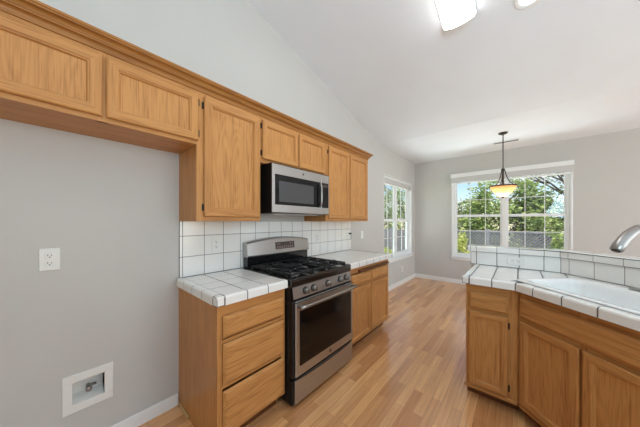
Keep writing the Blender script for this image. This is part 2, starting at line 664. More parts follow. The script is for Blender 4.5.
# ------------------------------------------------------------------ windows (local: x along the wall, -y into the room)
def make_window(name, label, loc, rz, w, z0, z1, recess, depth, units, cols, rail_z, munt_z, casing, sill_out, fw=0.045, glass_top=None):
    root = struct_root(name, label, 'window', loc, rz)
    mb = MB()
    y0, y1 = recess, recess + 0.06
    mb.box(0, fw, y0, y1, z0, z1, 0, .004)
    mb.box(w - fw, w, y0, y1, z0, z1, 0, .004)
    mb.box(fw, w - fw, y0, y1, z1 - fw, z1, 0, .004)
    mb.box(fw, w - fw, y0, y1, z0, z0 + fw, 0, .004)
    # jamb liners
    mb.box(0, 0.012, 0.001, recess, z0, z1)
    mb.box(w - 0.012, w, 0.001, recess, z0, z1)
    mb.box(0, w, 0.001, recess, z1 - 0.012, z1)
    mb.build('window_frame', M_TRIM, root)
    if casing:
        mb = MB()
        c = casing
        mb.box(-c, 0.004, -0.014, 0, z0 - c, z1 + c, 0, .003)
        mb.box(w - 0.004, w + c, -0.014, 0, z0 - c, z1 + c, 0, .003)
        mb.box(-c, w + c, -0.014, 0, z1 - .004, z1 + c, 0, .003)
        mb.build('casing', M_TRIM, root)
    mb = MB()
    mb.box(-0.03, w + 0.03, -sill_out, 0, z0 - 0.028, z0, 0, .006)
    mb.box(0.001, w - 0.001, 0, recess, z0 - 0.001, z0 + 0.004, 0)
    mb.box(-0.015, w + 0.015, -0.014, 0, z0 - 0.075, z0 - 0.028, 0, .003)
    mb.build('window_sill', M_TRIM, root)
    mull = 0.075
    uw = (w - 2 * fw - mull * (units - 1)) / units
    for i in range(units - 1):
        x = fw + uw * (i + 1) + mull * i
        MB().box(x, x + mull, y0 - .004, y1, z0 + fw, z1 - fw, 0, .004).build('mullion', M_TRIM, root)
    for i in range(units):
        xa = fw + i * (uw + mull)
        xb = xa + uw
        for (za, zb, yo, mz) in ((z0 + fw, rail_z, 0.0, munt_z[0]), (rail_z, z1 - fw, 0.022, munt_z[1])):
            s = 0.026
            mb = MB()
            ya, yb = y0 + 0.010 + yo, y0 + 0.034 + yo
            mb.box(xa, xa + s, ya, yb, za, zb, 0, .003)
            mb.box(xb - s, xb, ya, yb, za, zb, 0, .003)
            mb.box(xa + s, xb - s, ya, yb, za, za + s, 0, .003)
            mb.box(xa + s, xb - s, ya, yb, zb - s, zb, 0, .003)
            sash = mb.build('sash', M_TRIM, root)
            mb = MB()
            for k in range(1, cols):
                xm = xa + (xb - xa) * k / cols
                mb.box(xm - .0055, xm + .0055, ya + .006, yb - .006, za + s, zb - s)
            for z in mz:
                mb.box(xa + s, xb - s, ya + .007, yb - .007, z - .0055, z + .0055)
            mb.build('muntin_grid', M_TRIM, sash)
            MB().box(xa + s - .003, xb - s + .003, ya + .010, ya + .013, za + s - .003, zb - s + .003).build('pane', M_GLASS, sash)
    return root


make_window('window_1', 'white double window with grid panes on the far nook wall',
            (FW[0], YF, 0), 0, FW[1] - FW[0], FW[2], FW[3], 0.05, .15, 2, 3, 1.455, ((1.145,), (1.79,)), 0.022, 0.035)
# left wall: local -y -> world +x
make_window('window_2', 'white double window with grid panes on the left nook wall',
            (0, LW[0], 0), PI / 2, LW[1] - LW[0], LW[2], LW[3], 0.07, .15, 2, 2, 1.36, ((1.0,), (1.70,)), 0.0, 0.03)


def make_blind(name, label, loc, rz, w, ztop, zbot, d0, d1, valance, group):
    root = thing(name, label, 'blind', loc, rz, group)
    mb = MB()
    mb.box(0, w, -d1 - .008, -d1, ztop - valance, ztop, 0, .003)
    mb.box(0, w, -d1, -d0, ztop - 0.04, ztop, 0)
    mb.build('valance', M_TRIM, root)
    mb = MB()
    z = ztop - 0.045
    n = int((z - zbot - 0.03) / 0.0085)
    for k in range(n):
        zz = z - k * 0.0085
        mb.box(0.01, w - .01, -d1 + .0005, -d0 - .002, zz - .0072, zz)
    mb.build('slat_stack', M_BLIND, root)
    MB().box(0.008, w - .008, -d1 + .002, -d0 - .001, zbot, zbot + 0.024, 0, .004).build('bottom_rail', M_TRIM, root)
    for t in (0.08, 0.36, 0.64, 0.92):
        MB().box(w * t - .008, w * t + .008, -d1 - .0012, -d1 + .0004, zbot + .02, ztop - valance).build('ladder_tape', M_BLIND, root)
    return root


make_blind('window_blind', 'raised white slat blind across the top of the far double window', (FW[0] - .03, YF - .015, 0), 0,
           FW[1] - FW[0] + .06, 2.352, 2.135, 0.001, 0.055, 0.080, 'raised window blinds')
make_blind('window_blind', 'raised white slat blind inside the left nook window', (0.0, LW[0] + .016, 0), PI / 2,
           LW[1] - LW[0] - .032, 2.20, 2.045, -0.062, -0.012, 0.04, 'raised window blinds')


# ------------------------------------------------------------------ cabinet parts (local: x along the front, -y towards the room)
def frame_profile(mb, x0, x1, z0, z1, yb, prof):
    """Picture-frame sweep: prof = (inset, thickness) pairs; sides get material 0 (vertical), rails 1."""
    loops = []
    for o, h in prof:
        loops.append([(x0 + o, yb - h, z0 + o), (x1 - o, yb - h, z0 + o), (x1 - o, yb - h, z1 - o), (x0 + o, yb - h, z1 - o)])
    for i in range(len(loops) - 1):
        for k in range(4):
            k2 = (k + 1) % 4
            mb.add([loops[i][k], loops[i][k2], loops[i + 1][k2], loops[i + 1][k]], [(0, 1, 2, 3)], 1 if k in (0, 2) else 0)


def make_door(root, x0, x1, z0, z1, yb, hinge=None, stile=0.056):
    mb = MB()
    p = [(0.007, 0.0), (0.007, 0.003), (0, 0.006), (0, 0.013), (0.003, 0.0175), (0.008, 0.020), (stile - .013, 0.020),
         (stile - .011, 0.016), (stile - .006, 0.015), (stile - .003, 0.011), (stile - .001, 0.006), (stile, 0.001)]
    frame_profile(mb, x0, x1, z0, z1, yb, p)
    mb.box(x0 + .007, x1 - .007, yb - .002, yb, z0 + .007, z1 - .007, 0)
    d = mb.build('door', [M_OAKV, M_OAKH], root)
    s = stile - .004
    MB().box(x0 + s, x1 - s, yb - .0055, yb - .001, z0 + s, z1 - s).build('panel', M_OAKP, d)
    if hinge:
        xe = x0 if hinge == 'L' else x1
        sg = -1 if hinge == 'L' else 1
        hz = (z0 + 0.06, z1 - 0.06) if z1 - z0 > .45 else (z0 + .05, z1 - .05)
        for z in hz:
            h = MB()
            xa, xb = sorted((xe + sg * .001, xe + sg * .010))
            h.box(xa, xb, yb - .004, yb, z - .022, z + .022)
            h.lathe([(.004, -.020), (.004, .020)], (xe + sg * .003, yb - .008, z), 'z', 8)
            h.build('hinge', M_HINGE, d)
    return d


def make_drawer(root, x0, x1, z0, z1, yb, name='drawer'):
    mb = MB()
    p = [(0.008, 0.0), (0, 0.005), (0, 0.010), (0.015, 0.0225), (min(.03, (z1 - z0) / 3), 0.023)]
    frame_profile(mb, x0, x1, z0, z1, yb, p)
    o = p[-1][0]
    mb.add([(x0 + o, yb - .023, z0 + o), (x1 - o, yb - .023, z0 + o), (x1 - o, yb - .023, z1 - o), (x0 + o, yb - .023, z1 - o)], [(0, 1, 2, 3)], 1)
    mb.box(x0 + .006, x1 - .006, yb - .003, yb, z0 + .006, z1 - .006, 1)
    return mb.build(name, [M_OAKDRAWER, M_OAKDRAWER], root)


def face_frame(root, w, z0, z1, yf, stiles, rails, ft=0.019):
    mb = MB()
    for a, b in stiles:
        mb.box(a, b, yf, yf + ft, z0, z1, 0)
    for a, b, xa, xb in rails:
        mb.box(xa, xb, yf + .0005, yf + ft, a, b, 1)
    return mb.build('face_frame', [M_OAKV, M_OAKH], root)


def carcass(root, w, depth, z0, z1, panels='LRBTU', t=0.015):
    yf, yb = -depth + .019, -0.001
    mb = MB()
    if 'L' in panels: mb.box(0, t, yf, yb, z0, z1, 0)
    if 'R' in panels: mb.box(w - t, w, yf, yb, z0, z1, 0)
    if 'B' in panels: mb.box(t, w - t, yb - .008, yb, z0, z1, 0)
    if 'T' in panels: mb.box(t, w - t, yf, yb - .008, z1 - t, z1, 1)
    if 'U' in panels: mb.box(t, w - t, yf, yb - .008, z0, z0 + t, 1)
    return mb.build('carcass', [M_OAKV, M_OAKH], root)


R90 = PI / 2
UD, UT = 0.32, 2.20      # upper cabinet depth and top
G_UP = 'oak upper cabinets along the range wall'

# over the refrigerator space: y -0.305 .. 0.607
c = thing('wall_cabinet', 'short two-door oak upper cabinet over the empty refrigerator alcove', 'cabinet', (0, -0.305, 0), R90, G_UP)
w = 0.888
carcass(c, w, UD, 1.83, UT)
face_frame(c, w, 1.83, UT, -UD, [(0, .035), (w - .03, w), (.43, .475)], [(1.83, 1.862, .035, w - .03), (2.14, UT, .035, w - .03)])
make_door(c, 0.018, 0.449, 1.853, 2.152, -UD, 'L')
make_door(c, 0.463, 0.896, 1.853, 2.152, -UD, 'R')

# tall single-door: y .607 .. 1.062
c = thing('wall_cabinet', 'tall single-door oak upper cabinet between the alcove and the microwave', 'cabinet', (0, 0.5838, 0), R90, G_UP)
w = 0.479
carcass(c, w, UD, 1.339, UT)
face_frame(c, w, 1.339, UT, -UD, [(0, .060), (w - .03, w)], [(1.339, 1.381, .060, w - .03), (2.14, UT, .060, w - .03)])
make_door(c, 0.0425, w - .014, 1.367, 2.152, -UD, 'L', 0.06)

# over the microwave: y 1.064 .. 1.878
c = thing('wall_cabinet', 'short two-door oak upper cabinet above the microwave', 'cabinet', (0, 1.0635, 0), R90, G_UP)
w = 0.815
carcass(c, w, UD, 1.81, UT)
face_frame(c, w, 1.81, UT, -UD, [(0, .03), (w - .04, w), (.39, .43)], [(1.81, 1.86, .03, w - .04), (2.14, UT, .03, w - .04)])
make_door(c, 0.011, 0.403, 1.838, 2.152, -UD, 'L', 0.052)
make_door(c, 0.417, 0.793, 1.838, 2.152, -UD, None, 0.052)

# far uppers: y 1.88 .. 2.79
c = thing('wall_cabinet', 'tall two-door oak upper cabinet at the far end, right of the microwave', 'cabinet', (0, 1.880, 0), R90, G_UP)
w = 0.910
carcass(c, w, UD, 1.339, UT)
face_frame(c, w, 1.339, UT, -UD, [(0, .045), (w - .035, w), (.43, .475)], [(1.339, 1.381, .045, w - .035), (2.14, UT, .045, w - .035)])
make_door(c, 0.040, 0.442, 1.367, 2.152, -UD, 'L')
make_door(c, 0.458, 0.880, 1.367, 2.152, -UD, None)

# crown moulding along all uppers, returning to the wall at the far end
prof = [(0.3205, 2.176), (0.3265, 2.176), (0.3275, 2.188), (0.3305, 2.196), (0.337, 2.201), (0.3475, 2.203), (0.3485, 2.209), (0.352, 2.2105), (0.353, 2.217),
        (0.358, 2.223), (0.366, 2.2265), (0.376, 2.228), (0.377, 2.234), (0.382, 2.236), (0.382, 2.247), (0.3205, 2.247)]
mb = MB()
ya, yb = -0.305, 2.790
n = len(prof)
v = [(x, ya, z) for x, z in prof]
v += [(x, yb + (x - 0.3205) * .6 + .0005, z) for x, z in prof]
v += [(0.0, yb + (x - 0.3205) * .6 + .0005, z) for x, z in prof]
f = [list(range(n))]
for s in (0, 1):
    for i in range(n):
        j = (i + 1) % n
        f.append((s * n + i, s * n + j, (s + 1) * n + j, (s + 1) * n + i))
f.append([2 * n + i for i in range(n)][::-1])
mb.add(v, f, 0)
M_OAKY = oak('oak_crown', 1, srgb(172, 118, 60), OAK_D)
tag(mb.build('crown_molding', M_OAKY), 'stepped oak crown molding along the tops of the upper cabinets', 'molding')

# ------------------------------------------------------------------ base cabinets on the range wall
BD, BT = 0.61, 0.868
G_BASE = 'oak base cabinets'
# drawer base y .582 .. 1.074
c = thing('base_cabinet', 'oak base cabinet with three drawers left of the range', 'cabinet', (0, 0.582, 0), R90, G_BASE)
w = 0.488
mb = MB()
mb.box(0, .018, -BD + .019, -.001, 0, BT, 0)
mb.box(w - .018, w, -BD + .019, -.001, 0.10, BT, 0)
mb.box(w - .018, w, -BD + .085, -.001, 0, 0.10, 0)
mb.box(.018, w - .018, -.010, -.001, 0.10, BT, 0)
mb.box(.018, w - .018, -BD + .019, -.010, 0.10, 0.115, 1)
mb.build('carcass', [M_OAKV, M_OAKH], c)
face_frame(c, w, 0.0, BT, -BD, [(0, .032)], [])
face_frame(c, w, 0.10, BT, -BD, [(w - .032, w)], [(.79, BT, .032, w - .032), (.64, .66, .032, w - .032), (.38, .41, .032, w - .032), (.10, .125, .032, w - .032)])
make_drawer(c, 0.030, w - .020, 0.672, 0.800, -BD)
make_drawer(c, 0.030, w - .020, 0.405, 0.640, -BD)
make_drawer(c, 0.030, w - .020, 0.118, 0.372, -BD)
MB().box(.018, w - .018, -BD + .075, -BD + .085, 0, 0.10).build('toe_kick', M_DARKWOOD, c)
MB().box(-.012, -.0005, -.20, -.016, 0, 0.030, 0, .004).build('shoe_molding', M_OAKRAW, c)

# far base y 1.852 .. 2.800
c = thing('base_cabinet', 'oak base cabinet with two drawers over two doors beyond the range', 'cabinet', (0, 1.859, 0), R90, G_BASE)
w = 0.941
mb = MB()
mb.box(0, .018, -BD + .019, -.001, 0.1, BT, 0)
mb.box(w - .018, w, -BD + .019, -.001, 0.10, BT, 0)
mb.box(w - .018, w, -BD + .075, -.001, 0, 0.10, 0)
mb.box(0, .018, -BD + .075, -.001, 0, 0.10, 0)
mb.box(.018, w - .018, -.010, -.001, 0.10, BT, 0)
mb.box(.018, w - .018, -BD + .019, -.010, 0.10, 0.115, 1)
mb.build('carcass', [M_OAKV, M_OAKH], c)
face_frame(c, w, 0.085, BT, -BD, [(0, .06), (w - .04, w), (.455, .495)], [(.80, BT, .06, w - .04), (.64, .68, .06, w - .04), (.085, .12, .06, w - .04)])
make_drawer(c, 0.050, .460, 0.675, 0.792, -BD)
make_drawer(c, 0.475, .908, 0.675, 0.792, -BD)
make_door(c, 0.050, .460, 0.105, 0.648, -BD, None)
make_door(c, 0.475, .908, 0.105, 0.648, -BD, None)
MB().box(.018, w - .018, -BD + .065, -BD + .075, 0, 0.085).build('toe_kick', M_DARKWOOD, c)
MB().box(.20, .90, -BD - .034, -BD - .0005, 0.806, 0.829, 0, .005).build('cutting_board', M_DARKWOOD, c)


# ------------------------------------------------------------------ tiled counters
def clip(poly, a, b, cc):
    """Keep the part of poly where a*x + b*y <= cc."""
    out = []
    for i in range(len(poly)):
        p, q = poly[i], poly[(i + 1) % len(poly)]
        dp, dq = a * p[0] + b * p[1] - cc, a * q[0] + b * q[1] - cc
        if dp <= 0:
            out.append(p)
        if dp * dq < 0:
            t = dp / (dp - dq)
            out.append((p[0] + t * (q[0] - p[0]), p[1] + t * (q[1] - p[1])))
    return out


def poly_area(p):
    return 0.5 * sum(p[i][0] * p[(i + 1) % len(p)][1] - p[(i + 1) % len(p)][0] * p[i][1] for i in range(len(p)))


GAP = 0.0036
CT = 0.920


def edge_tile(mb, a, b, ia, ib, z0=.8690, z1=CT + .003, r=.014):
    """Rounded counter edge tile: front line a-b, inner line ia-ib (xy points)."""
    prof = [(0.0, z0), (0.0, z1 - r)] + [(1 - math.cos(t), z1 - r + r * math.sin(t)) for t in (PI / 8, PI / 4, 3 * PI / 8, PI / 2)]
    A_, B_, IA, IB = (Vector((p[0], p[1], 0)) for p in (a, b, ia, ib))
    wd = (IA - A_).length
    loops = []
    for P0, P1 in ((A_, IA), (B_, IB)):
        lp = []
        for u, z in prof:
            q = P0 + (P1 - P0) * (u * r / wd if u else 0)
            lp.append((q.x, q.y, z))
        lp += [(P1.x, P1.y, z1), (P1.x, P1.y, z0)]
        loops.append(lp)
    n = len(loops[0])
    f = [list(range(n)), list(range(n, 2 * n))[::-1]] + [(i, (i + 1) % n, n + (i + 1) % n, n + i) for i in range(n)]
    mb.add(loops[0] + loops[1], f)


EG = 0.0034


def wall_counter(name, label, y0, y1, y_end_trim, first, pitch, end_side):
    """Counter against the left wall. Trim along the front and one end ('lo', 'hi' side in y)."""
    root = thing(name, label, 'counter', (0, 0, 0), 0, 'white tiled counters')
    g = MB()
    g.box(0.001, .612, y0 + .012, y1 - (.012 if 'hi' in end_side else .001), .8695, CT - .0007)
    edge_tile(g, (.6513, y0 + .001), (.6513, y1 - .001), (.604, y0 + .001), (.604, y1 - .001), .8697, CT + .0023)
    if 'lo' in end_side:
        edge_tile(g, (.012, y0 + .0008), (.640, y0 + .0008), (.012, y0 + .044), (.640, y0 + .044), .8696, CT + .0023)
    if 'hi' in end_side:
        edge_tile(g, (.012, y1 - .0008), (.640, y1 - .0008), (.012, y1 - .044), (.640, y1 - .044), .8696, CT + .0023)
    g.build('grout_bed', M_GROUT, root)
    mb = MB()
    xs = [0.012]
    x = 0.60
    while x > 0.05:
        xs.append(x)
        x -= 0.150
    xs = sorted(xs)
    ys = [first + pitch * k for k in range(-1, 12)]
    lo = y0 + (.046 if 'lo' in end_side else 0)
    hi = y1 - (.046 if 'hi' in end_side else 0)
    cuts = [lo] + [q for q in ys if lo + .03 < q < hi - .03] + [hi]
    for a, b in zip(cuts, cuts[1:]):
        for p, q in zip(xs, xs[1:]):
            mb.box(p + GAP, q - GAP, a + GAP, b - GAP, CT - .012, CT, 0, .0010)
    mb.build('top_tiles', M_TILE, root)
    mb = MB()
    fc = [y0] + cuts[1:-1] + [y1] if not end_side else ([lo] if 'lo' in end_side else [y0]) + cuts[1:-1] + ([hi] if 'hi' in end_side else [y1])
    for a, b in zip(fc, fc[1:]):
        edge_tile(mb, (.652, a + EG), (.652, b - EG), (.602, a + EG), (.602, b - EG))
    if 'lo' in end_side:
        mb.box(.600, .652, y0, lo - .0008, .869, CT + .003, 0, .006, 2)
        for p, q in zip(xs, xs[1:]):
            edge_tile(mb, (p + EG, y0), (q - EG, y0), (p + EG, lo - EG), (q - EG, lo - EG))
    if 'hi' in end_side:
        mb.box(.600, .652, hi + .0008, y1, .869, CT + .003, 0, .006, 2)
        for p, q in zip(xs, xs[1:]):
            edge_tile(mb, (p + EG, y1), (q - EG, y1), (p + EG, hi + EG), (q - EG, hi + EG))
    mb.build('edge_tiles', M_TILE, root)
    return root


wall_counter('tile_counter', 'short white tiled counter on the three-drawer cabinet left of the range', 0.562, 1.066, 0, 0.748, 0.150, ('lo',))
wall_counter('tile_counter', 'white tiled counter on the far base cabinet, beyond the range', 1.8595, 2.850, 0, 2.02, 0.155, ('hi',))

# backsplash
root = thing('tile_backsplash', 'white square-tiled backsplash with grey grout on the range wall', 'backsplash', (0, 0, 0))
mb = MB()
mb.box(0.0008, 0.0094, 0.583, 2.8445, CT + .001, 1.3385)
mb.build('grout_bed', M_GROUT_LIGHT, root)
mb = MB()
ys = [0.584, 0.604] + [0.604 + 0.1545 * k for k in range(1, 15)] + [2.845]
zs = [CT + .002, 1.072, 1.2265, 1.3385]
for a, b in zip(ys, ys[1:]):
    for p, q in zip(zs, zs[1:]):
        mb.box(0.003, 0.010, a + .0018, b - .0018, p + .0018, q - .0018, 0, .0010)
mb.build('wall_tiles', M_TILE, root)


# ------------------------------------------------------------------ gas range (y 1.083 .. 1.845)
rg = thing('gas_range', 'stainless steel gas range with black cooktop between the tiled counters', 'stove', (0, 1.079, 0), R90)
w = 0.774
mb = MB()
mb.box(0.002, w - .002, -.635, -.025, 0.03, 0.895, 0, .004)
for x in (.05, w - .05):
    for y in (-.58, -.08):
        mb.lathe([(.018, 0), (.018, .032)], (x, y, 0), 'z', 10)
mb.build('body', M_BLACKSIDE, rg)
# cooktop deck with raised rim
mb = MB()
mb.box(0, w, -.665, -.085, 0.862, 0.912, 0, .010, 2)
mb.box(0, w, -.665, -.640, 0.90, 0.922, 0, .008, 2)
mb.box(0, .022, -.64, -.09, 0.905, 0.920, 0, .005)
mb.box(w - .022, w, -.64, -.09, 0.905, 0.920, 0, .005)
mb.build('cooktop', M_BLACK, rg)
# burners
for (bx, by, r) in ((.16, -.50, .048), (.16, -.24, .040), (.382, -.37, .052), (.604, -.50, .044), (.604, -.24, .036)):
    b_ = MB().lathe([(r + .02, 0), (r + .016, .006), (r, .008), (r, .018), (r - .006, .020)], (bx, by, .911), 'z', 24).build('burner', M_ALU, rg)
    MB().lathe([(r - .004, .0), (r - .002, .004), (r - .006, .009), (r - .02, .0105)], (bx, by, .9312), 'z', 24).build('burner_cap', M_IRON, b_)
# three grates
for gi, (xa, xb) in enumerate(((.030, .268), (.272, .492), (.496, .734))):
    mb = MB()
    z0, z1 = .934, .950
    t = .007
    ya, yb = -.625, -.115
    mb.box(xa, xb, ya, ya + 2 * t, z0, z1, 0, .003)
    mb.box(xa, xb, yb - 2 * t, yb, z0, z1, 0, .003)
    mb.box(xa, xa + 2 * t, ya, yb, z0, z1, 0, .003)
    mb.box(xb - 2 * t, xb, ya, yb, z0, z1, 0, .003)
    xm = (xa + xb) / 2
    ym = (ya + yb) / 2
    mb.box(xa, xb, ym - t, ym + t, z0, z1, 0, .003)
    for cy in ((-.50, -.24) if gi != 1 else (-.37,)):
        for dx, dy in ((1, 0), (-1, 0), (0, 1), (0, -1)):
            x1 = xm + dx * .022; y1 = cy + dy * .022
            x2 = xm + dx * (xb - xa) / 2 if dx else xm
            y2 = cy + dy * (.125 if gi != 1 else .25) if dy else cy
            mb.box(min(x1, x2) - (0 if dx else t * .8), max(x1, x2) + (0 if dx else t * .8),
                   min(y1, y2) - (0 if dy else t * .8), max(y1, y2) + (0 if dy else t * .8), z0 + .002, z1 + .006, 0, .003)
        for dx in (-1, 1):
            for dy in (-1, 1):
                p = (xm + dx * .035, cy + dy * .035, .951)
                q = (xm + dx * (xb - xa) * .42, cy + dy * .105, .945)
                mb.tube([p, q], .006, 6)
    for x in (xa + t, xb - t):
        for y in (ya + t, ym, yb - t):
            mb.box(x - .008, x + .008, y - .008, y + .008, .912, z0 + .002)
    mb.build('grate', M_IRON, rg)
# control panel, slightly tilted
mb = MB()
mb.add([(.004, -.668, .772), (w - .004, -.668, .772), (w - .004, -.655, .860), (.004, -.655, .860),
        (.004, -.60, .772), (w - .004, -.60, .772), (w - .004, -.60, .860), (.004, -.60, .860)],
       [(4, 7, 6, 5), (0, 4, 5, 1), (3, 2, 6, 7), (0, 3, 7, 4), (1, 5, 6, 2)], 1)
mb.add([(.024, -.6685, .774), (w - .008, -.6685, .774), (w - .008, -.6557, .858), (.024, -.6557, .858)], [(0, 1, 2, 3)], 0)
cp = mb.build('control_panel', [M_STEEL, M_BLACKSIDE], rg)
for kx in (.150, .240, .415, .590, .680):
    k = MB()
    k.lathe([(.0285, 0), (.0285, -.006), (.022, -.008)], (kx, -.660, .815), 'y', 24, 1)
    k.lathe([(.0225, -.006), (.0215, -.012), (.0195, -.034), (.016, -.037)], (kx, -.660, .815), 'y', 24, 0)
    k.box(kx - .004, kx + .004, -.704, -.694, .796, .834, 0, .0015)
    k.build('knob', [M_CHROME, M_BLACKSIDE], cp)
# oven door
mb = MB()
mb.box(.026, w - .012, -.690, -.677, .222, .762, 0, .005, 2)
mb.box(.004, w - .004, -.6775, -.638, .220, .764, 1, .003)
od = mb.build('oven_door', [M_STEEL, M_BLACKSIDE], rg)
MB().box(.064, w - .046, -.6925, -.685, .292, .690, 0, .002).build('window_glass', M_GLASSBLACK, od)
MB().box(.120, w - .104, -.6932, -.690, .345, .640, 0, .001).build('inner_window', M_GLASSBLACK, od)
MB().box(.012, w - .012, -.6915, -.68, .752, .7595).build('vent_slot', M_SLOT, od)
h = MB()
hp = []
for i in range(17):
    s = i / 16
    hp.append((.036 + s * (w - .050), -.732 - .012 * math.sin(PI * s), .728))
h.tube(hp, .0125, 12)
for x in (.052, w - .030):
    h.box(x - .016, x + .016, -.735, -.688, .716, .740, 0, .005)
h.build('handle', M_CHROME, od)


def emblem(parent, x, y, z, r):
    e = MB().lathe([(r, 0), (r, -.0016), (r * .86, -.0022), (r * .84, -.0014), (r * .1, -.0014)], (x, y, z), 'y', 24).build('emblem', M_BLACKSIDE, parent)
    t = bpy.data.curves.new('emblem_lettering', 'FONT')
    t.body = 'GE'
    t.size = r * 1.0
    t.align_x, t.align_y = 'CENTER', 'CENTER'
    t.extrude = .0003
    tmp = bpy.data.objects.new('emblem_lettering', t)
    COL.objects.link(tmp)
    bpy.context.view_layer.update()
    me = bpy.data.meshes.new_from_object(tmp.evaluated_get(bpy.context.evaluated_depsgraph_get()))
    me.materials.clear()
    me.materials.append(M_ALU)
    bpy.data.objects.remove(tmp)
    o = bpy.data.objects.new('emblem_lettering', me)
    COL.objects.link(o)
    o.parent = e
    o.location = (x, y - .0022, z)
    o.rotation_euler = (PI / 2, 0, 0)


emblem(od, .420, -.690, .256, .013)
# warming drawer
mb = MB()
mb.box(.026, w - .012, -.685, -.673, .030, .200, 0, .005, 2)
mb.box(.004, w - .004, -.6735, -.638, .028, .202, 1, .003)
mb.build('storage_drawer', [M_STEEL, M_BLACKSIDE], rg)
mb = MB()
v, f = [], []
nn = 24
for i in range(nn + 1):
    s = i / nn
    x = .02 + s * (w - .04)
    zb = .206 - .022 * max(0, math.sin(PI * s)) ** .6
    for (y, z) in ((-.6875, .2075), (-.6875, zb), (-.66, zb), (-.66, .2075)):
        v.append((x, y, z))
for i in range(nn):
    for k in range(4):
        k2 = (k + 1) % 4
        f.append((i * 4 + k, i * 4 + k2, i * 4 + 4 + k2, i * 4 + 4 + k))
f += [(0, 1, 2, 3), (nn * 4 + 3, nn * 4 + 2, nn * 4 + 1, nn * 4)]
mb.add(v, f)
mb.build('drawer_grip_shadow_gap', M_SLOT, rg).name = 'drawer_grip_shade'  # dark solid modelled in place of the shadow gap above the drawer
# back guard: black lower riser and bowed stainless upper panel
mb = MB()
mb.box(.012, w - .004, -.085, -.014, .80, 1.06, 0, .006)
mb.build('riser', M_BLACK, rg)
mb = MB()
nn = 28
v, f = [], []
for i in range(nn + 1):
    s = i / nn
    x = .008 + s * (w - .008)
    top = 1.146 + .036 * (1 - (2 * s - 1) ** 2)
    bow = .020 * (1 - (2 * s - 1) ** 2)
    for (y, z) in ((-.088 - bow, 1.018), (-.100 - bow, 1.030), (-.086 - bow * .6, top - .012), (-.074, top), (-.014, top), (-.014, 1.018)):
        v.append((x, y, z))
for i in range(nn):
    for k in range(6):
        k2 = (k + 1) % 6
        f.append((i * 6 + k, i * 6 + k2, i * 6 + 6 + k2, i * 6 + 6 + k))
f += [tuple(range(6)), tuple(range(nn * 6, nn * 6 + 6))[::-1]]
mb.add(v, f, 0, False)
bg = mb.build('backguard', M_STEEL, rg)
d = MB()
def bgp(x, z):
    s = (x - .008) / (w - .008)
    bow = .020 * (1 - (2 * s - 1) ** 2)
    top = 1.146 + .036 * (1 - (2 * s - 1) ** 2)
    u = (z - 1.03) / (top - .012 - 1.03)
    return -(.100 + bow + u * (-.014 - .4 * bow)) - .002
def slab(mb, x0, x1, z0, z1, t, extra=0.0):
    p = [(x0, bgp(x0, z0), z0), (x1, bgp(x1, z0), z0), (x1, bgp(x1, z1), z1), (x0, bgp(x0, z1), z1)]
    a = [(x, y - t - extra, z) for x, y, z in p]
    b = [(x, y + .012, z) for x, y, z in p]
    mb.add(a + b, [(0, 1, 2, 3), (0, 4, 5, 1), (1, 5, 6, 2), (2, 6, 7, 3), (3, 7, 4, 0)])
slab(d, .300, .545, 1.066, 1.134, .001)
dp = d.build('display', M_DISPLAY, bg)
d = MB()
for r_ in range(2):
    for k in range(8):
        x = .316 + k * .0275
        slab(d, x, x + .016, 1.074 + r_ * .014, 1.081 + r_ * .014, .002)
for k in (0, 1, 6, 7):
    x = .316 + k * .0275
    slab(d, x, x + .016, 1.112, 1.119, .002)
d.build('display_keys', M_DISPLAYKEY, dp)

# ------------------------------------------------------------------ microwave
mw = thing('microwave', 'stainless over-the-range microwave hung under the short oak cabinet', 'microwave', (0, 1.118, 0), R90)
w = 0.718
MB().box(0, w, -.392, -.002, 1.402, 1.8095, 0, .003).build('body', M_BLACKSIDE, mw)
mb = MB()
mb.box(0.0, .592, -.404, -.3925, 1.408, 1.800, 0, .004, 2)
md = mb.build('door', M_STEEL, mw)
MB().box(.026, .586, -.4060, -.40, 1.472, 1.720, 0, .002).build('door_glass', M_GLASSBLACK, md)
MB().box(.066, .482, -.4070, -.405, 1.498, 1.668, 0, .0008).build('viewing_window', M_GLASSGREY, md)
h = MB()
h.tube([(.566, -.404, 1.700), (.566, -.428, 1.692), (.566, -.434, 1.66), (.566, -.436, 1.59), (.566, -.434, 1.525), (.566, -.428, 1.493), (.566, -.404, 1.485)], .0105, 10)
h.build('handle', M_CHROME, md)
emblem(md, .345, -.404, 1.762, .009)
mb = MB()
mb.box(.594, w, -.404, -.3925, 1.408, 1.800, 0, .004, 2)
pn = mb.build('control_panel', M_STEEL, mw)
MB().box(.604, w - .010, -.4060, -.40, 1.472, 1.720, 0, .002).build('keypad_glass', M_GLASSBLACK, pn)
d = MB()
d.box(.616, w - .022, -.4065, -.4055, 1.676, 1.702)
d.build('clock_display', M_DISPLAY, pn)
MB().box(.05, w - .05, -.36, -.06, 1.398, 1.402).build('underside_grille', M_STEEL, mw)
for x in (.16, .60):
    MB().box(x - .05, x + .05, -.30, -.23, 1.3955, 1.3985, 0, .001).build('lamp_lens', M_PLASTIC, mw)

# ------------------------------------------------------------------ peninsula
A = (1.87, 2.05)                     # corner where the front turns 45 degrees (door plane)
S2 = math.sqrt(0.5)
def DG(t, n):                        # along the diagonal front, depth behind it
    return (A[0] + (t + n) * S2, A[1] + (n - t) * S2)
def DGinv(x, y):
    return (((x - A[0]) - (y - A[1])) * S2, ((x - A[0]) + (y - A[1])) * S2)

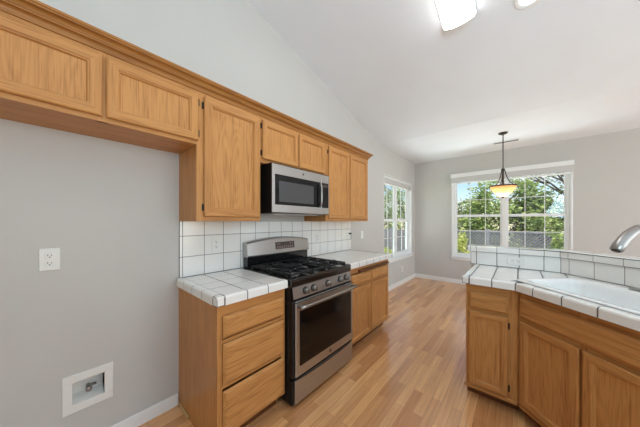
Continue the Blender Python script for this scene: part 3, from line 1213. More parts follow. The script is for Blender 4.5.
# half-height wall behind the peninsula
LX, LY = 1.525, 2.672                # ledge wall left end, front
CX_, CY_ = 4.80 - LY + .012, LY     # front corner of the ledge wall
def off(p, d):                       # ledge corner moved back by d
    return (p[0] + d * math.tan(PI / 8), p[1] + d)
E1 = (2.98, CY_ - (2.98 - CX_))
def offd(p, d):
    return (p[0] + d * S2, p[1] + d * S2)
pw = [(LX, LY), (CX_, CY_), E1, offd(E1, .12), off((CX_, CY_), .12), (LX, LY + .12)]
mb = MB()
mb.prism(pw, 0, 1.045)
struct(mb.build('wall_peninsula', M_WALL), 'low wall behind the sink counter', 'wall')
mb = MB()
mb.box(LX - .0135, LX - .001, LY, LY + .12, 0, .088, 0, .003)
struct(mb.build('baseboard_peninsula', M_TRIM), 'white baseboard at the end of the low wall', 'baseboard')

led = thing('tile_ledge', 'raised white tiled ledge along the low wall behind the sink', 'ledge', (0, 0, 0))
g = MB(); tt = MB(); cpm = MB()
def cap_tile(a, b, ia, ib):
    edge_tile(cpm, a, b, ia, ib, 1.0465, 1.100, .013)
fr = .010
xs = [LX, 1.572, 1.728, 1.884, 2.04]
for a, b in zip(xs, xs[1:]):
    tt.box(a + .002, b - .002, LY - fr, LY - .002, CT + .004, 1.043, 0, .002)
    cap_tile((a + .002, LY - .020), (b - .002, LY - .020), (a + .002, LY + .135), (b - .002, LY + .135))
cap_tile((LX - .022, LY - .020), (LX - .002, LY - .020), (LX - .022, LY + .135), (LX - .002, LY + .135))
# corner pieces and diagonal run, built from prisms
def dpt(s, d):                       # s along the diagonal from the corner, d in front(-)/behind(+)
    return (CX_ + s * S2 + d * S2, CY_ - s * S2 + d * S2)
def cor(d):
    return (CX_ + d * math.tan(PI / 8), CY_ + d)
tt.prism([(2.042, LY - fr), (cor(-fr)[0] - .002, LY - fr), (CX_ - .002, LY - .002), (2.042, LY - .002)], CT + .004, 1.043, 0, .0015)
cap_tile((2.042, LY - .020), (cor(-.02)[0] - .002, LY - .020), (2.042, LY + .135), (cor(.135)[0] - .002, LY + .135))
s_end = math.hypot(E1[0] - CX_, E1[1] - CY_)
ss = [0.0, 0.062] + [0.062 + .155 * k for k in range(1, 7)] + [s_end]
for i, (a, b) in enumerate(zip(ss, ss[1:])):
    if i == 0:
        c0 = cor(-fr); c1 = cor(-.02); c2 = cor(.135)
        tt.prism([(c0[0] + .002, c0[1] - .0015), dpt(b - .002, -fr), dpt(b - .002, -.002), (CX_ + .002, CY_ - .003)], CT + .004, 1.043, 0, .0015)
        cap_tile((c1[0] + .002, c1[1] - .001), dpt(b - .002, -.02), (c2[0] + .002, c2[1] - .001), dpt(b - .002, .135))
    else:
        tt.prism([dpt(a + .002, -fr), dpt(b - .002, -fr), dpt(b - .002, -.002), dpt(a + .002, -.002)], CT + .004, 1.043, 0, .0015)
        cap_tile(dpt(a + .002, -.02), dpt(b - .002, -.02), dpt(a + .002, .135), dpt(b - .002, .135))
gp = [(LX, LY - .0094), (cor(-.0094)[0], LY - .0094), dpt(s_end, -.0094), dpt(s_end, -.0005), (CX_, CY_ - .0005), (LX, LY - .0005)]
g.prism(gp, CT + .001, 1.0455)
gp = [(LX - .018, LY - .0188), (cor(-.0188)[0], LY - .0188), dpt(s_end, -.0188), dpt(s_end, .13), (cor(.13)[0], LY + .13), (LX - .018, LY + .13)]
g.prism(gp, 1.0455, 1.0965, 0, .0100, 3)
g.build('grout_bed', M_GROUT_LIGHT, led)
tt.build('face_tiles', M_TILE, led)
cpm.build('cap_tiles', M_TILE, led)

# peninsula counter
pc = thing('tile_counter', 'white tiled corner counter around the sink on the peninsula', 'counter', (0, 0, 0), 0, 'white tiled counters')
X0, YFR = 1.555, 2.018
XE = 2.385                           # right-hand end of the diagonal
tE = (XE - A[0]) / S2 - (-.02)
NF = -.028                           # front edge of the diagonal, in depth
cornx = A[0] + (NF * math.sqrt(2) - (YFR - A[1]))     # diagonal front line meets the straight front line
back = 0.622
g = MB(); tp = MB(); et = MB()
LBACK = LY - .0115
# straight piece left of the sink
def add_tiles(mb, region_clips, grid, frame=None, z0=CT - .012, z1=CT):
    for (a0, a1, b0, b1) in grid:
        poly = [(a0 + GAP, b0 + GAP), (a1 - GAP, b0 + GAP), (a1 - GAP, b1 - GAP), (a0 + GAP, b1 - GAP)]
        if frame:
            poly = [frame(*p) for p in poly]
        for cl in region_clips:
            poly = clip(poly, *cl)
            if len(poly) < 3:
                break
        if len(poly) >= 3 and poly_area(poly) > 2e-4:
            mb.prism(poly, z0, z1, 0, .0010)
SL = -.050                           # sink's left rim lies at this t
gx = [X0 + .046, 1.735, 1.875, 2.015, 2.155, 2.295]
gy = [LBACK - .150 * k for k in range(4, -1, -1)]
gy[0] = YFR + .048
gridx = [(a, b, c0, d0) for a, b in zip(gx, gx[1:]) for c0, d0 in zip(gy, gy[1:])]
# t <= SL  <=>  (x - y) <= SL*sqrt2 + (A0 - A1)
add_tiles(tp, [(1, -1, (SL - .004) * math.sqrt(2) + A[0] - A[1]), (0, 1, LBACK), (1, 1, (back - .003) * math.sqrt(2) + A[0] + A[1])], gridx)
gpoly = [(X0 + .004, YFR + .008), (A[0] - .01, YFR + .008), (2.2, LBACK), (X0 + .004, LBACK)]
gpoly = clip([(X0 + .004, YFR + .008), (2.4, YFR + .008), (2.4, LBACK), (X0 + .004, LBACK)], 1, -1, (SL + .02) * math.sqrt(2) + A[0] - A[1])
gpoly = clip(gpoly, 1, 1, (back - .002) * math.sqrt(2) + A[0] + A[1])
g.prism(gpoly, .868, CT - .0008)
# strip behind the sink, in the diagonal frame
NB0 = .525
ts = [-.30, -.145, .01, .165, .32, .475, .63, .785, .94]
gridd = [(a, b, NB0 + .002, back) for a, b in zip(ts, ts[1:])]
add_tiles(tp, [(-1, 1, -((SL + .004) * math.sqrt(2) + A[0] - A[1])), (0, 1, LBACK)], gridd, DG)
q = [DG(SL, NB0 - .02), DG(.94, NB0 - .02), DG(.94, back), DG(SL, back)]
q = clip(q, 0, 1, LBACK)
g.prism(q, .8685, CT - .0009)
# strip in front of the sink
q = [DG(SL - .0, NF + .008), DG(.735, NF + .008), DG(.735, .085), DG(SL, .085)]
q = clip(q, 0, -1, -(YFR + .008))
g.prism(q, .8682, CT - .0010)
# right-hand end
q = [DG(.735, NF + .05), DG(.94, .21), DG(.94, back), DG(.735, back)]
g.prism(q, .8684, CT - .0011)
gridd = [(.742, .94, a, b) for a, b in ((.05, .22), (.22, .37), (.37, NB0))]
add_tiles(tp, [], gridd, DG)
# front edge tiles
et.box(X0, X0 + .044, YFR, YFR + .046, .869, CT + .003, 0, .006, 2)
ex = [X0 + .046, 1.735, cornx]
for a, b in zip(ex, ex[1:]):
    k = .019 if b == cornx else 0.0
    edge_tile(et, (a + EG, YFR), (b - EG, YFR), (a + EG, YFR + .046), (b - EG + k, YFR + .046))
for a, b in zip(gy, gy[1:]):
    edge_tile(et, (X0, a + EG), (X0, b - EG), (X0 + .044, a + EG), (X0 + .044, b - EG))
edge_tile(g, (X0 + .001, YFR + .0008), (cornx, YFR + .0008), (X0 + .001, YFR + .044), (cornx + .018, YFR + .044), .8692, CT + .0023)
edge_tile(g, (X0 + .0008, YFR + .002), (X0 + .0008, LBACK - .001), (X0 + .043, YFR + .002), (X0 + .043, LBACK - .001), .8693, CT + .0023)
t0 = DGinv(cornx, YFR)[0]
edge_tile(g, DG(t0, NF + .0008), DG(t0 + .739, NF + .0008), DG(t0 + .018, NF + .044), DG(t0 + .739, NF + .044), .8694, CT + .0023)
te = [t0] + [t0 + d for d in (.115, .275, .43, .585, .74)]
for i, (a, b) in enumerate(zip(te, te[1:])):
    k = .019 if i == 0 else 0
    edge_tile(et, DG(a + EG, NF), DG(b - EG, NF), DG(a + EG + k, NF + .048), DG(b - EG, NF + .048))
g.build('grout_bed', M_GROUT, pc)
tp.build('top_tiles', M_TILE, pc)
et.build('edge_tiles', M_TILE, pc)

# small cabinet at the end of the peninsula
c = thing('base_cabinet', 'narrow oak cabinet with one drawer and one door at the peninsula end', 'cabinet', (1.572, LY - .004, 0), 0, G_BASE)
w = 1.8775 - 1.572
PD = LY - .004 - 2.07
mb = MB()
mb.box(0, .018, -PD + .019, -.001, 0.09, BT - .001, 0)
mb.box(0, .018, -PD + .08, -.001, 0, 0.09, 0)
mb.box(.018, w, -.010, -.001, 0.10, BT - .001, 0)
mb.box(.018, w, -PD + .019, -.010, 0.10, 0.115, 1)
mb.build('carcass', [M_OAKV, M_OAKH], c)
face_frame(c, w, 0.085, BT - .001, -PD, [(0, .030), (w - .064, w)], [(.80, BT - .001, .030, w - .064), (.650, .682, .030, w - .064), (.085, .125, .030, w - .064)])
make_drawer(c, .020, w - .054, .685, .806, -PD)
make_door(c, .020, w - .054, .108, .664, -PD, 'R', .046)
mb = MB()
mb.box(-.0, w, -PD + .065, -PD + .075, 0, .085)
mb.build('toe_kick', M_DARKWOOD, c)
MB().box(-.010, w - .004, -PD - .008, -PD - .0005, .072, .098, 0, .003).build('bottom_rail', M_OAKH, c)

# sink cabinet across the corner
c = thing('base_cabinet', 'wide oak corner cabinet with false front and two doors under the sink', 'cabinet', (A[0], A[1], 0), -PI / 4, G_BASE)
w = 0.728
FY = .020                            # face frame plane behind the door plane
pts = [(0.0, FY + .019), (w, FY + .019)]
E = DGinv(2.96, 1.53); E2 = DGinv(2.96, 1.80); 
bk = [(w, FY + .019), (.93, .215), (.93, back - .012), (-.16, back - .012), (-.335, .43), (-.005, FY + .06)]
mb = MB()
for i in range(len(bk) - 1):
    (xa, ya), (xb, yb) = bk[i], bk[i + 1]
    dx, dy = xb - xa, yb - ya
    L = math.hypot(dx, dy)
    nx, ny = -dy / L * .012, dx / L * .012
    if i == len(bk) - 2:
        continue
    mb.prism([(xa, ya), (xb, yb), (xb + nx, yb + ny), (xa + nx, ya + ny)], 0.0 if i else .0, BT - .001)
mb.prism([(0, FY + .02), (w, FY + .02), (.92, .22), (.92, .60), (-.12, .60), (-.0, .30)], .085, .10, 1)
mb.build('carcass', [M_OAKV, M_OAKH], c)
face_frame(c, w, 0.085, BT - .001, FY, [(-.0078, .030), (w - .03, w), (.335, .375)], [(.815, BT - .001, .030, w - .03), (.655, .69, .030, w - .03), (.085, .12, .030, w - .03)])
make_drawer(c, .012, w - .012, .690, .820, FY, 'false_drawer_front')
make_door(c, .014, .346, .108, .662, FY, None, .052)
make_door(c, .362, w - .014, .108, .662, FY, 'R', .052)
MB().box(-.03, w, FY + .065, FY + .075, 0, .085).build('toe_kick', M_DARKWOOD, c)
MB().box(.004, w, FY - .008, FY - .0005, .072, .098, 0, .003).build('bottom_rail', M_OAKH, c)

# ------------------------------------------------------------------ sink and faucet (diagonal frame)
sk = thing('kitchen_sink', 'white porcelain drop-in sink set in the corner of the tiled peninsula', 'sink', (A[0], A[1], 0), -PI / 4)
def rrect(t0, t1, n0, n1, r, z, k=6):
    out = []
    for cx, cy, a0 in ((t1 - r, n1 - r, 0), (t0 + r, n1 - r, PI / 2), (t0 + r, n0 + r, PI), (t1 - r, n0 + r, 3 * PI / 2)):
        for i in range(k + 1):
            a = a0 + (PI / 2) * i / k
            out.append((cx + r * math.cos(a), cy + r * math.sin(a), z))
    return out
T0, T1, N0, N1 = -.060, .770, .0215, .528
mb = MB()
bz = .760
loops = [rrect(T0 + .004, T1 - .004, N0 + .004, N1 - .004, .055, CT + .0025), rrect(T0, T1, N0, N1, .06, CT + .006), rrect(T0 + .004, T1 - .004, N0 + .004, N1 - .004, .058, CT + .011),
         rrect(T0 + .014, T1 - .014, N0 + .014, N1 - .014, .055, CT + .014),
         rrect(T0 + .040, T1 - .040, N0 + .045, N1 - .085, .075, CT + .013),
         rrect(T0 + .048, T1 - .048, N0 + .053, N1 - .093, .075, CT + .006),
         rrect(T0 + .054, T1 - .054, N0 + .059, N1 - .099, .075, CT - .015),
         rrect(T0 + .068, T1 - .068, N0 + .072, N1 - .110, .075, bz + .040),
         rrect(T0 + .085, T1 - .085, N0 + .088, N1 - .126, .07, bz + .008),
         rrect(T0 + .120, T1 - .120, N0 + .120, N1 - .150, .05, bz)]
mb.loft(loops, 0, True, True)
mb.build('basin', M_PORCELAIN, sk)
dr = MB().lathe([(.042, 0), (.042, .003), (.034, .004), (.030, .001), (.004, .001)], (.355, .26, bz + .0005), 'z', 24)
dr.build('drain', M_CHROME, sk)

fc = thing('kitchen_faucet', 'brushed nickel high-arc faucet behind the sink, its spout reaching over the basin', 'faucet', (A[0], A[1], 0), -PI / 4)
FT, FN = .355, .488
zb = CT + .0138
mb = MB()
mb.prism([(p[0], p[1]) for p in rrect(FT - .125, FT + .125, FN - .027, FN + .027, .026, 0, 5)], zb, zb + .012, 0, .004, 2)
mb.build('deck_plate', M_CHROME, fc)
mb = MB()
mb.lathe([(.027, 0), (.024, .010), (.021, .03), (.019, .12), (.0175, .16)], (FT, FN, zb + .012), 'z', 20)
mb.build('faucet_body', M_CHROME, fc)
ctrl = [(.488, zb + .165), (.487, 1.185), (.482, 1.225), (.466, 1.262), (.440, 1.286), (.405, 1.299), (.370, 1.301), (.338, 1.294)]
MB().tube([(FT, n_, z_) for n_, z_ in ctrl], [.0175, .0175, .018, .019, .020, .021, .022, .023], 16).build('spout', M_CHROME, fc)
MB().tube([(FT, n_, z_) for n_, z_ in ((.345, 1.2965), (.315, 1.285), (.285, 1.266), (.255, 1.240), (.230, 1.211), (.212, 1.184), (.210, 1.181))], [.0215, .0225, .023, .024, .0245, .0245, .022], 18).build('spray_head', M_CHROME, fc)
e_ = Vector((FT, .2095, 1.1803)); dr_ = Vector((0, -.56, -.83))
MB().tube([e_, e_ + dr_ * .003], [.018, .017], 16).build('spray_nozzle', M_SLOT, fc)
MB().tube([(FT + .018, FN, zb + .10), (FT + .05, FN, zb + .125), (FT + .11, FN + .01, zb + .165)], [.011, .009, .007], 10).build('lever', M_CHROME, fc)


# ------------------------------------------------------------------ outlets and switches
def outlet(name, label, cat, loc, rz, w=.072, h=.116, kind='duplex', group='white wall plates', horizontal=False):
    root = thing(name, label, cat, loc, rz, group)
    def bx(mb, a, b, c0, d0, e0, f0, bev=0):
        if horizontal:
            mb.box(e0, f0, c0, d0, a, b, 0, bev)
        else:
            mb.box(a, b, c0, d0, e0, f0, 0, bev)
    mb = MB(); bx(mb, -w / 2, w / 2, -.0065, -.0005, -h / 2, h / 2, .0022)
    plate = mb.build('cover_plate', M_PLASTIC, root)
    if kind == 'duplex':
        for s in (-1, 1):
            mb = MB(); bx(mb, -.017, .017, -.0085, -.006, s * .020 - .0145, s * .020 + .0145, .001)
            rc = mb.build('receptacle', M_PLASTIC, root)
            mb = MB()
            for dx, hh in ((-.0065, .0085), (.0065, .007)):
                bx(mb, dx - .0013, dx + .0013, -.0089, -.0084, s * .020 - .002, s * .020 - .002 + hh)
            bx(mb, -.0028, .0028, -.0089, -.0084, s * .020 - .010, s * .020 - .0055)
            mb.build('slots', M_SLOT, rc)
    elif kind == 'rocker':
        mb = MB(); bx(mb, -.0165, .0165, -.0095, -.006, -.033, .033, .002)
        mb.build('rocker', M_PLASTIC, root)
    elif kind == 'toggle':
        mb = MB(); bx(mb, -.006, .006, -.0075, -.006, -.014, .014, .0005)
        bx(mb, -.004, .004, -.019, -.007, .000, .010, .001)
        mb.build('toggle', M_PLASTIC, root)
    return root


outlet('wall_outlet', 'white duplex outlet on the bare alcove wall above the water box', 'outlet', (0, -0.028, 1.134), R90, .073, .117)
outlet('wall_outlet', 'white duplex outlet on the tiles over the short counter left of the range', 'outlet', (.010, .850, 1.150), R90)
outlet('wall_outlet', 'white duplex outlet on the tiles just right of the range back panel', 'outlet', (.010, 2.108, 1.135), R90)
outlet('light_switch', 'white rocker switch plate on the painted wall past the tiled backsplash', 'switch', (0, 3.17, 1.125), R90, .075, .118, 'rocker')
outlet('wall_outlet', 'low white outlet under the left nook window near the floor', 'outlet', (0, 4.834, .318), R90)
outlet('wall_outlet', 'white outlet mounted sideways on the tiled ledge behind the sink', 'outlet', (1.862, LY - fr, .984), 0, .07, .115, 'duplex', 'white wall plates', True)
# last outlet on the backsplash with a dark plug in it
outlet('wall_outlet', 'white outlet at the far end of the tiled backsplash with a dark plug', 'outlet', (.010, 2.770, 1.145), R90)
pg = thing('power_plug', 'small dark plug with a short hanging cord in the end backsplash outlet', 'plug', (.0192, 2.790, 1.160), R90)
MB().box(-.016, .016, -.030, 0, -.010, .012, 0, .003).build('plug_body', M_BLACKSIDE, pg)
MB().tube([(.0, -.026, -.008), (0, -.030, -.03), (.002, -.026, -.06), (.001, -.022, -.085)], .003, 8).build('cord', M_BLACKSIDE, pg)

# recessed water supply box in the alcove wall
wb = thing('water_supply_box', 'recessed white ice-maker water box low on the alcove wall', 'valve box', (0, .119, .372), R90)
mb = MB()
hw, hh, iw, ih = .104, .106, .065, .0615
mb.box(-hw, hw, -.008, -.0005, ih, hh, 0, .002)
mb.box(-hw, hw, -.008, -.0005, -hh, -ih + .0, 0, .002)
mb.box(-hw, -iw, -.008, -.0005, -ih, ih, 0, .002)
mb.box(iw, hw, -.008, -.0005, -ih, ih, 0, .002)
mb.build('bezel', M_PLASTIC, wb)
mb = MB()
dd = .075
mb.add([(-iw, -.006, -ih), (iw, -.006, -ih), (iw, -.006, ih), (-iw, -.006, ih), (-iw, dd, -ih + .02), (iw, dd, -ih + .02), (iw, dd, ih), (-iw, dd, ih)],
       [(0, 1, 5, 4), (1, 2, 6, 5), (2, 3, 7, 6), (3, 0, 4, 7), (4, 5, 6, 7)])
mb.build('recess', M_PLASTIC, wb)
mb = MB()
mb.tube([(0, .06, -.045), (0, .06, -.012)], .009, 12)
mb.tube([(0, .062, -.012), (0, .018, -.012)], .010, 12)
mb.tube([(0, .05, -.012), (.034, .05, -.012)], .0075, 12)
mb.build('valve', M_CHROME, wb)
MB().lathe([(.012, 0), (.014, -.004), (.012, -.012), (.006, -.014)], (0, .020, -.012), 'y', 14).build('valve_handle', M_CHROME, wb)
# ------------------------------------------------------------------ ceiling lights, pendant, vent
# fluorescent wrap fixture on the sloped ceiling: x 1.355..1.608, ends at y 2.32
ang = -math.atan(KS)                 # ceiling falls towards +y
fx = thing('ceiling_light', 'long lit fluorescent fixture with white wrap diffuser on the sloped ceiling', 'light', (0, 0, 0))
fx.location = (1.490, 2.295, zc(2.295))
fx.rotation_euler = (ang, 0, 0)
mb = MB()
Lf = 1.22
mb.box(-.125, .125, -Lf, 0, -.020, -.002, 0, .003)
mb.build('housing', M_TRIM, fx)
nn = 14
v, f = [], []
for y in (-Lf + .012, -.012):
    for i in range(nn + 1):
        a = PI * i / nn
        v.append((-.122 * math.cos(a), y, -.020 - .058 * math.sin(a) ** .8))
for i in range(nn):
    f.append((i, i + 1, nn + 1 + i + 1, nn + 1 + i))
MB().add(v, f, 0, True).build('diffuser', M_DIFFUSER, fx)
for y0_, y1_ in ((-Lf, -Lf + .013), (-.013, 0)):
    v = []
    for y in (y0_, y1_):
        for i in range(nn + 1):
            a = PI * i / nn
            v.append((-.125 * math.cos(a), y, -.018 - .062 * math.sin(a) ** .8))
    f = [list(range(nn + 1)), list(range(nn + 1, 2 * nn + 2))[::-1]] + [(i, i + 1, nn + 2 + i, nn + 1 + i) for i in range(nn)] + [(nn, 0, nn + 1, 2 * nn + 1)]
    MB().add(v, f).build('end_cap', M_PLASTIC, fx)

cl = thing('recessed_light', 'small round lit recessed can light with white trim ring', 'light', (0, 0, 0))
cl.location = (1.945, 2.385, zc(2.385))
cl.rotation_euler = (ang, 0, 0)
MB().lathe([(.096, -.0008), (.096, -.006), (.088, -.010), (.066, -.006), (.062, -.002)], (0, 0, 0), 'z', 32, cap=False).build('trim_ring', M_TRIM, cl)
MB().lathe([(.063, -.0045), (.04, -.009), (.004, -.011)], (0, 0, 0), 'z', 24).build('lens', M_CANLENS, cl)

px_, py_ = 1.698, 4.57
pd = thing('pendant_light', 'bronze pendant lamp with a lit alabaster bowl hanging before the far window', 'lamp', (px_, py_, 0))
MB().lathe([(.004, 2.7195), (.062, 2.7195), (.060, 2.712), (.045, 2.700), (.012, 2.692), (.006, 2.68)], (0, 0, 0), 'z', 24).build('canopy', M_BRONZE, pd)
mb = MB()
zz = 2.685
prof = []
while zz > 2.165:
    prof += [(.0055, zz), (.0085, zz - .010), (.0055, zz - .020)]
    zz -= .024
mb.lathe(prof, (0, 0, 0), 'z', 10)
mb.build('stem', M_BRONZE, pd)
MB().lathe([(.006, 2.168), (.022, 2.160), (.026, 2.145), (.020, 2.125), (.012, 2.115), (.012, 1.93), (.016, 1.92)], (0, 0, 0), 'z', 16).build('hub', M_BRONZE, pd)
for k in range(3):
    a = math.radians(20 + 120 * k)
    prof = [(.016, 2.150), (.026, 2.125), (.034, 2.085), (.048, 2.03), (.078, 1.965), (.122, 1.918), (.160, 1.892)]
    MB().tube([(r * math.cos(a), r * math.sin(a), z) for r, z in prof], .0065, 8).build('arm', M_BRONZE, pd)
MB().lathe([(.150, 1.880), (.176, 1.876), (.180, 1.888), (.172, 1.897), (.150, 1.893), (.150, 1.880)], (0, 0, 0), 'z', 40, cap=False).build('ring', M_BRONZE, pd)
MB().lathe([(.168, 1.879), (.150, 1.845), (.118, 1.800), (.080, 1.755), (.066, 1.735), (.050, 1.728), (.012, 1.725)], (0, 0, 0), 'z', 40, cap=False).build('bowl', M_BOWL, pd)
MB().lathe([(.012, 1.727), (.020, 1.720), (.014, 1.708), (.006, 1.700), (.002, 1.694)], (0, 0, 0), 'z', 14).build('finial', M_BRONZE, pd)
pl = bpy.data.lights.new('pendant_bulb', 'POINT')
pl.energy = 3.0
pl.color = (1.0, .82, .6)
pl.shadow_soft_size = .03
plo = bpy.data.objects.new('pendant_bulb', pl)
COL.objects.link(plo)
plo.parent = pd
plo.location = (0, 0, 1.775)

vt = thing('air_vent', 'slim slotted air register on the nook ceiling behind the pendant', 'vent', (1.715, 5.09, ZN))
mb = MB()
mb.box(-.18, .18, -.045, -.036, -.008, -.0005, 0, .002)
mb.box(-.18, .18, .036, .045, -.008, -.0005, 0, .002)
mb.box(-.18, -.165, -.036, .036, -.008, -.0005, 0, .002)
mb.box(.165, .18, -.036, .036, -.008, -.0005, 0, .002)
mb.build('frame', M_TRIM, vt)
MB().box(-.165, .165, -.036, .036, -.003, -.0005).build('dark_throat', M_SLOT, vt)
mb = MB()
for k in range(7):
    y = -.030 + k * .010
    mb.box(-.165, .165, y - .002, y + .002, -.008, -.003)
mb.build('louvre', M_VENT, vt)

# ------------------------------------------------------------------ garden outside
GZ = -0.35
struct(MB().box(-30, 30, YF + .4, 45, GZ - .1, GZ).build('ground', M_LAWN), 'green lawn outside the windows', 'ground')
struct(MB().box(-30, -.5, -12, YF + .4, GZ - .1, GZ).build('ground_side', M_LAWN), 'green lawn beside the house', 'ground')
struct(MB().box(-7.5, 8, 5.9, 8.3, GZ, GZ + .012).build('path', M_PATH), 'pale concrete patio outside the nook windows', 'path')

FY_ = 9.6
def fence_panel(x0, x1, label, lattice):
    root = thing('fence_panel', label, 'fence', (x0, FY_, GZ), 0, 'garden fence')
    w = x1 - x0
    MB().box(-.05, .05, -.05, .05, 0, 1.42, 0, .006).build('post', M_FENCE, root)
    zt = 1.36
    if lattice:
        mb = MB()
        mb.box(.05, w - .05, -.02, .02, .05, .12)
        mb.box(.05, w - .05, -.02, .02, zt - .05, zt)
        mb.build('rail', M_FENCE, root)
        mb = MB()
        a0, a1, b0, b1 = .05, w - .05, .12, zt - .05
        for sg, yy in ((1, -.008), (-1, .004)):
            k = a0 - (b1 - b0)
            while k < a1 + (b1 - b0):
                p = [(k, b0), (k + (b1 - b0), b1)] if sg > 0 else [(k, b1), (k + (b1 - b0), b0)]
                (xa, za), (xb, zb_) = p
                sl = (zb_ - za) / (xb - xa)
                if xa < a0:
                    za += sl * (a0 - xa); xa = a0
                if xb > a1:
                    zb_ -= sl * (xb - a1); xb = a1
                if xb - xa > .02:
                    h_ = .024
                    mb.add([(xa, yy, za - h_), (xb, yy, zb_ - h_), (xb, yy, zb_ + h_), (xa, yy, za + h_), (xa, yy + .01, za - h_), (xb, yy + .01, zb_ - h_), (xb, yy + .01, zb_ + h_), (xa, yy + .01, za + h_)],
                           [(0, 1, 2, 3), (4, 7, 6, 5), (0, 4, 5, 1), (3, 2, 6, 7), (0, 3, 7, 4), (1, 5, 6, 2)])
                k += .10
        mb.build('lattice', M_FENCE, root)
    else:
        mb = MB()
        x = .05
        while x < w - .06:
            mb.box(x, min(x + .135, w - .05), -.012, .012, .03, zt - .02 * (int(x * 7) % 2))
            x += .142
        mb.build('boards', M_FENCEDARK, root)
        mb = MB()
        mb.box(.05, w - .05, .012, .05, .25, .33)
        mb.box(.05, w - .05, .012, .05, 1.0, 1.08)
        mb.build('rail', M_FENCE, root)
    return root


fence_panel(-4.2, -2.3, 'dark grey board fence seen through the left nook window, left half', False)
fence_panel(-2.3, -.9, 'dark grey board fence seen through the right half of the left nook window', False)
fence_panel(-.9, 1.1, 'grey lattice fence panel in the left half of the far window', True)
fence_panel(1.1, 3.0, 'grey lattice fence panel in the middle of the far window, by the mullion', True)
fence_panel(3.0, 4.9, 'grey lattice fence panel at the right end of the far window', True)


def leaves(mb, cx, cy, cz, rx, ry, rz, n, size, rnd, clumps=26):
    cs = []
    for _ in range(clumps):
        while True:
            p = Vector((rnd.uniform(-1, 1), rnd.uniform(-1, 1), rnd.uniform(-1, 1)))
            if .25 < p.length < 1:
                break
        cs.append((cx + p.x * rx, cy + p.y * ry, cz + p.z * rz))
    for i in range(n):
        c_ = rnd.choice(cs)
        sp = .30
        p = Vector((rnd.gauss(c_[0], sp * rx * .5), rnd.gauss(c_[1], sp * ry * .5), rnd.gauss(c_[2], sp * rz * .5)))
        if p.z < GZ + .05:
            continue
        s = size * rnd.uniform(.6, 1.3)
        u = Vector((rnd.gauss(0, 1), rnd.gauss(0, 1), rnd.gauss(0, .6))).normalized()
        w_ = u.cross(Vector((rnd.gauss(0, 1), rnd.gauss(0, 1), rnd.gauss(0, 1)))).normalized()
        nn_ = u.cross(w_) * s * .12
        mb.add([p - u * s, p + w_ * s * .45 + nn_, p + u * s, p - w_ * s * .45 + nn_], [(0, 1, 2), (0, 2, 3)])


def tree(x, y, h, cz, rx, rz, n, size, mat, label, group, seed, trunk=.09, clumps=26, branches=7, name='garden_tree'):
    rnd = random.Random(seed)
    root = thing(name, label, 'tree' if name == 'garden_tree' else 'shrub', (x, y, GZ), 0, group)
    mb = MB()
    top = cz - GZ + rz * .6
    if trunk:
        pts = [(rnd.gauss(0, .03) * k, rnd.gauss(0, .03) * k, top * k / 5) for k in range(6)]
        mb.tube(pts, [trunk * (1 - .15 * k) for k in range(6)], 8)
        for b_ in range(branches):
            k = rnd.uniform(.25, .9)
            z0_ = top * k
            a = rnd.uniform(0, 2 * PI)
            L = rx * rnd.uniform(.6, 1.05) * (1.2 - .5 * k)
            p0 = Vector((pts[int(k * 5)][0], pts[int(k * 5)][1], z0_))
            p1 = p0 + Vector((math.cos(a) * L * .5, math.sin(a) * L * .5, L * .45))
            p2 = p0 + Vector((math.cos(a) * L, math.sin(a) * L, L * .8))
            mb.tube([p0, p1, p2], [trunk * .42, trunk * .28, trunk * .1], 6)
            for q in range(3):
                a2 = a + rnd.uniform(-1, 1)
                p3 = p1 + Vector((math.cos(a2), math.sin(a2), rnd.uniform(.2, .9))) * L * .45
                mb.tube([p1, p3], [trunk * .18, trunk * .06], 5)
        mb.build('trunk', M_BARK, root)
    lf = MB()
    leaves(lf, 0, 0, cz - GZ, rx, rx * .8, rz, n, size, rnd, clumps)
    lf.build('foliage', mat, root)
    return root


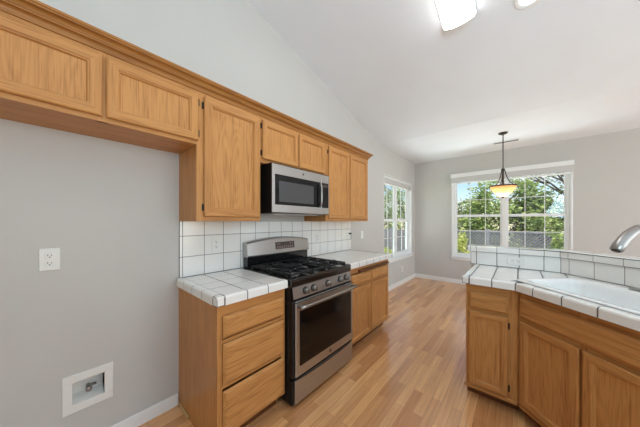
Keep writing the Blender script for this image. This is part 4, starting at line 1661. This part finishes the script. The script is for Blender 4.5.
GT = 'trees beyond the garden fence'
tree(-6.0, 12.4, 0, 2.0, 1.7, 2.0, 2600, .10, M_LEAF_DARK, 'dark leafy tree behind the fence, seen in the left pane of the left window', GT, 3)
tree(-2.9, 12.6, 0, 1.7, 1.5, 1.5, 2600, .10, M_LEAF_MID, 'green leafy tree behind the board fence, seen in the right pane of the left window', GT, 4)
tree(-3.9, 10.8, 0, 2.6, 1.1, 1.4, 900, .09, M_LEAF_OLIVE, 'grey-green open tree in front of the darker trees in the left window', GT, 5)
tree(-.4, 11.6, 0, 1.05, 1.3, 1.1, 2800, .085, M_LEAF_OLIVE, 'low grey-green tree under open sky at the left edge of the far window', GT, 6)
tree(1.35, 11.4, 0, 1.65, 1.25, 1.6, 4200, .085, M_LEAF_MID, 'dense mid-green tree left of the far window mullion, behind the pendant', GT, 7)
tree(2.6, 12.2, 0, 1.15, 1.2, 1.15, 3800, .085, M_LEAF_DARK, 'dark green tree directly right of the far window mullion', GT, 8)
tree(3.9, 11.4, 0, 1.0, 1.3, 1.1, 4000, .085, M_LEAF_MID, 'bushy green tree filling the right half of the far window', GT, 9)
tree(3.7, 14.4, 0, 3.2, 2.4, 1.9, 1500, .085, M_LEAF_OLIVE, 'tall lacy tree with bare dark branches against the sky at upper right', GT, 10, .12, 60, 22)
tree(7.4, 13.6, 0, 2.2, 1.5, 2.0, 2800, .09, M_LEAF_DARK, 'dark tall tree at the right edge of the far window', GT, 11)
tree(5.3, 12.6, 0, 1.25, 1.2, 1.3, 3200, .085, M_LEAF_OLIVE, 'grey-green tree behind the fence, filling the lower right corner pane', GT, 12)
tree(.55, 13.2, 0, 1.25, 1.1, 1.25, 2600, .085, M_LEAF_DARK, 'dark green tree set back just left of the far window mullion', GT, 13)
GS = 'shrubs in front of the fence'
tree(-.62, 8.9, 0, .40, .45, .75, 900, .06, M_LEAF_LIME, 'lime green shrub at the lower left corner of the far window', GS, 21, 0, 16, 0, 'garden_shrub')
tree(.35, 9.1, 0, .35, .40, .7, 700, .06, M_LEAF_LIME, 'pale yellow-green shrub before the lattice in the left window unit', GS, 22, 0, 14, 0, 'garden_shrub')
tree(2.9, 9.0, 0, .45, .55, .75, 1000, .06, M_LEAF_MID, 'rounded green shrub before the lattice in the middle pane of the right window unit', GS, 23, 0, 16, 0, 'garden_shrub')
tree(3.9, 8.8, 0, .50, .6, .85, 1200, .06, M_LEAF_LIME, 'bright leafy shrub at the right end of the far window', GS, 24, 0, 18, 0, 'garden_shrub')
tree(-2.35, 8.9, 0, .05, .4, .38, 500, .06, M_LEAF_LIME, 'low lime shrub before the board fence in the left nook window', GS, 25, 0, 12, 0, 'garden_shrub')
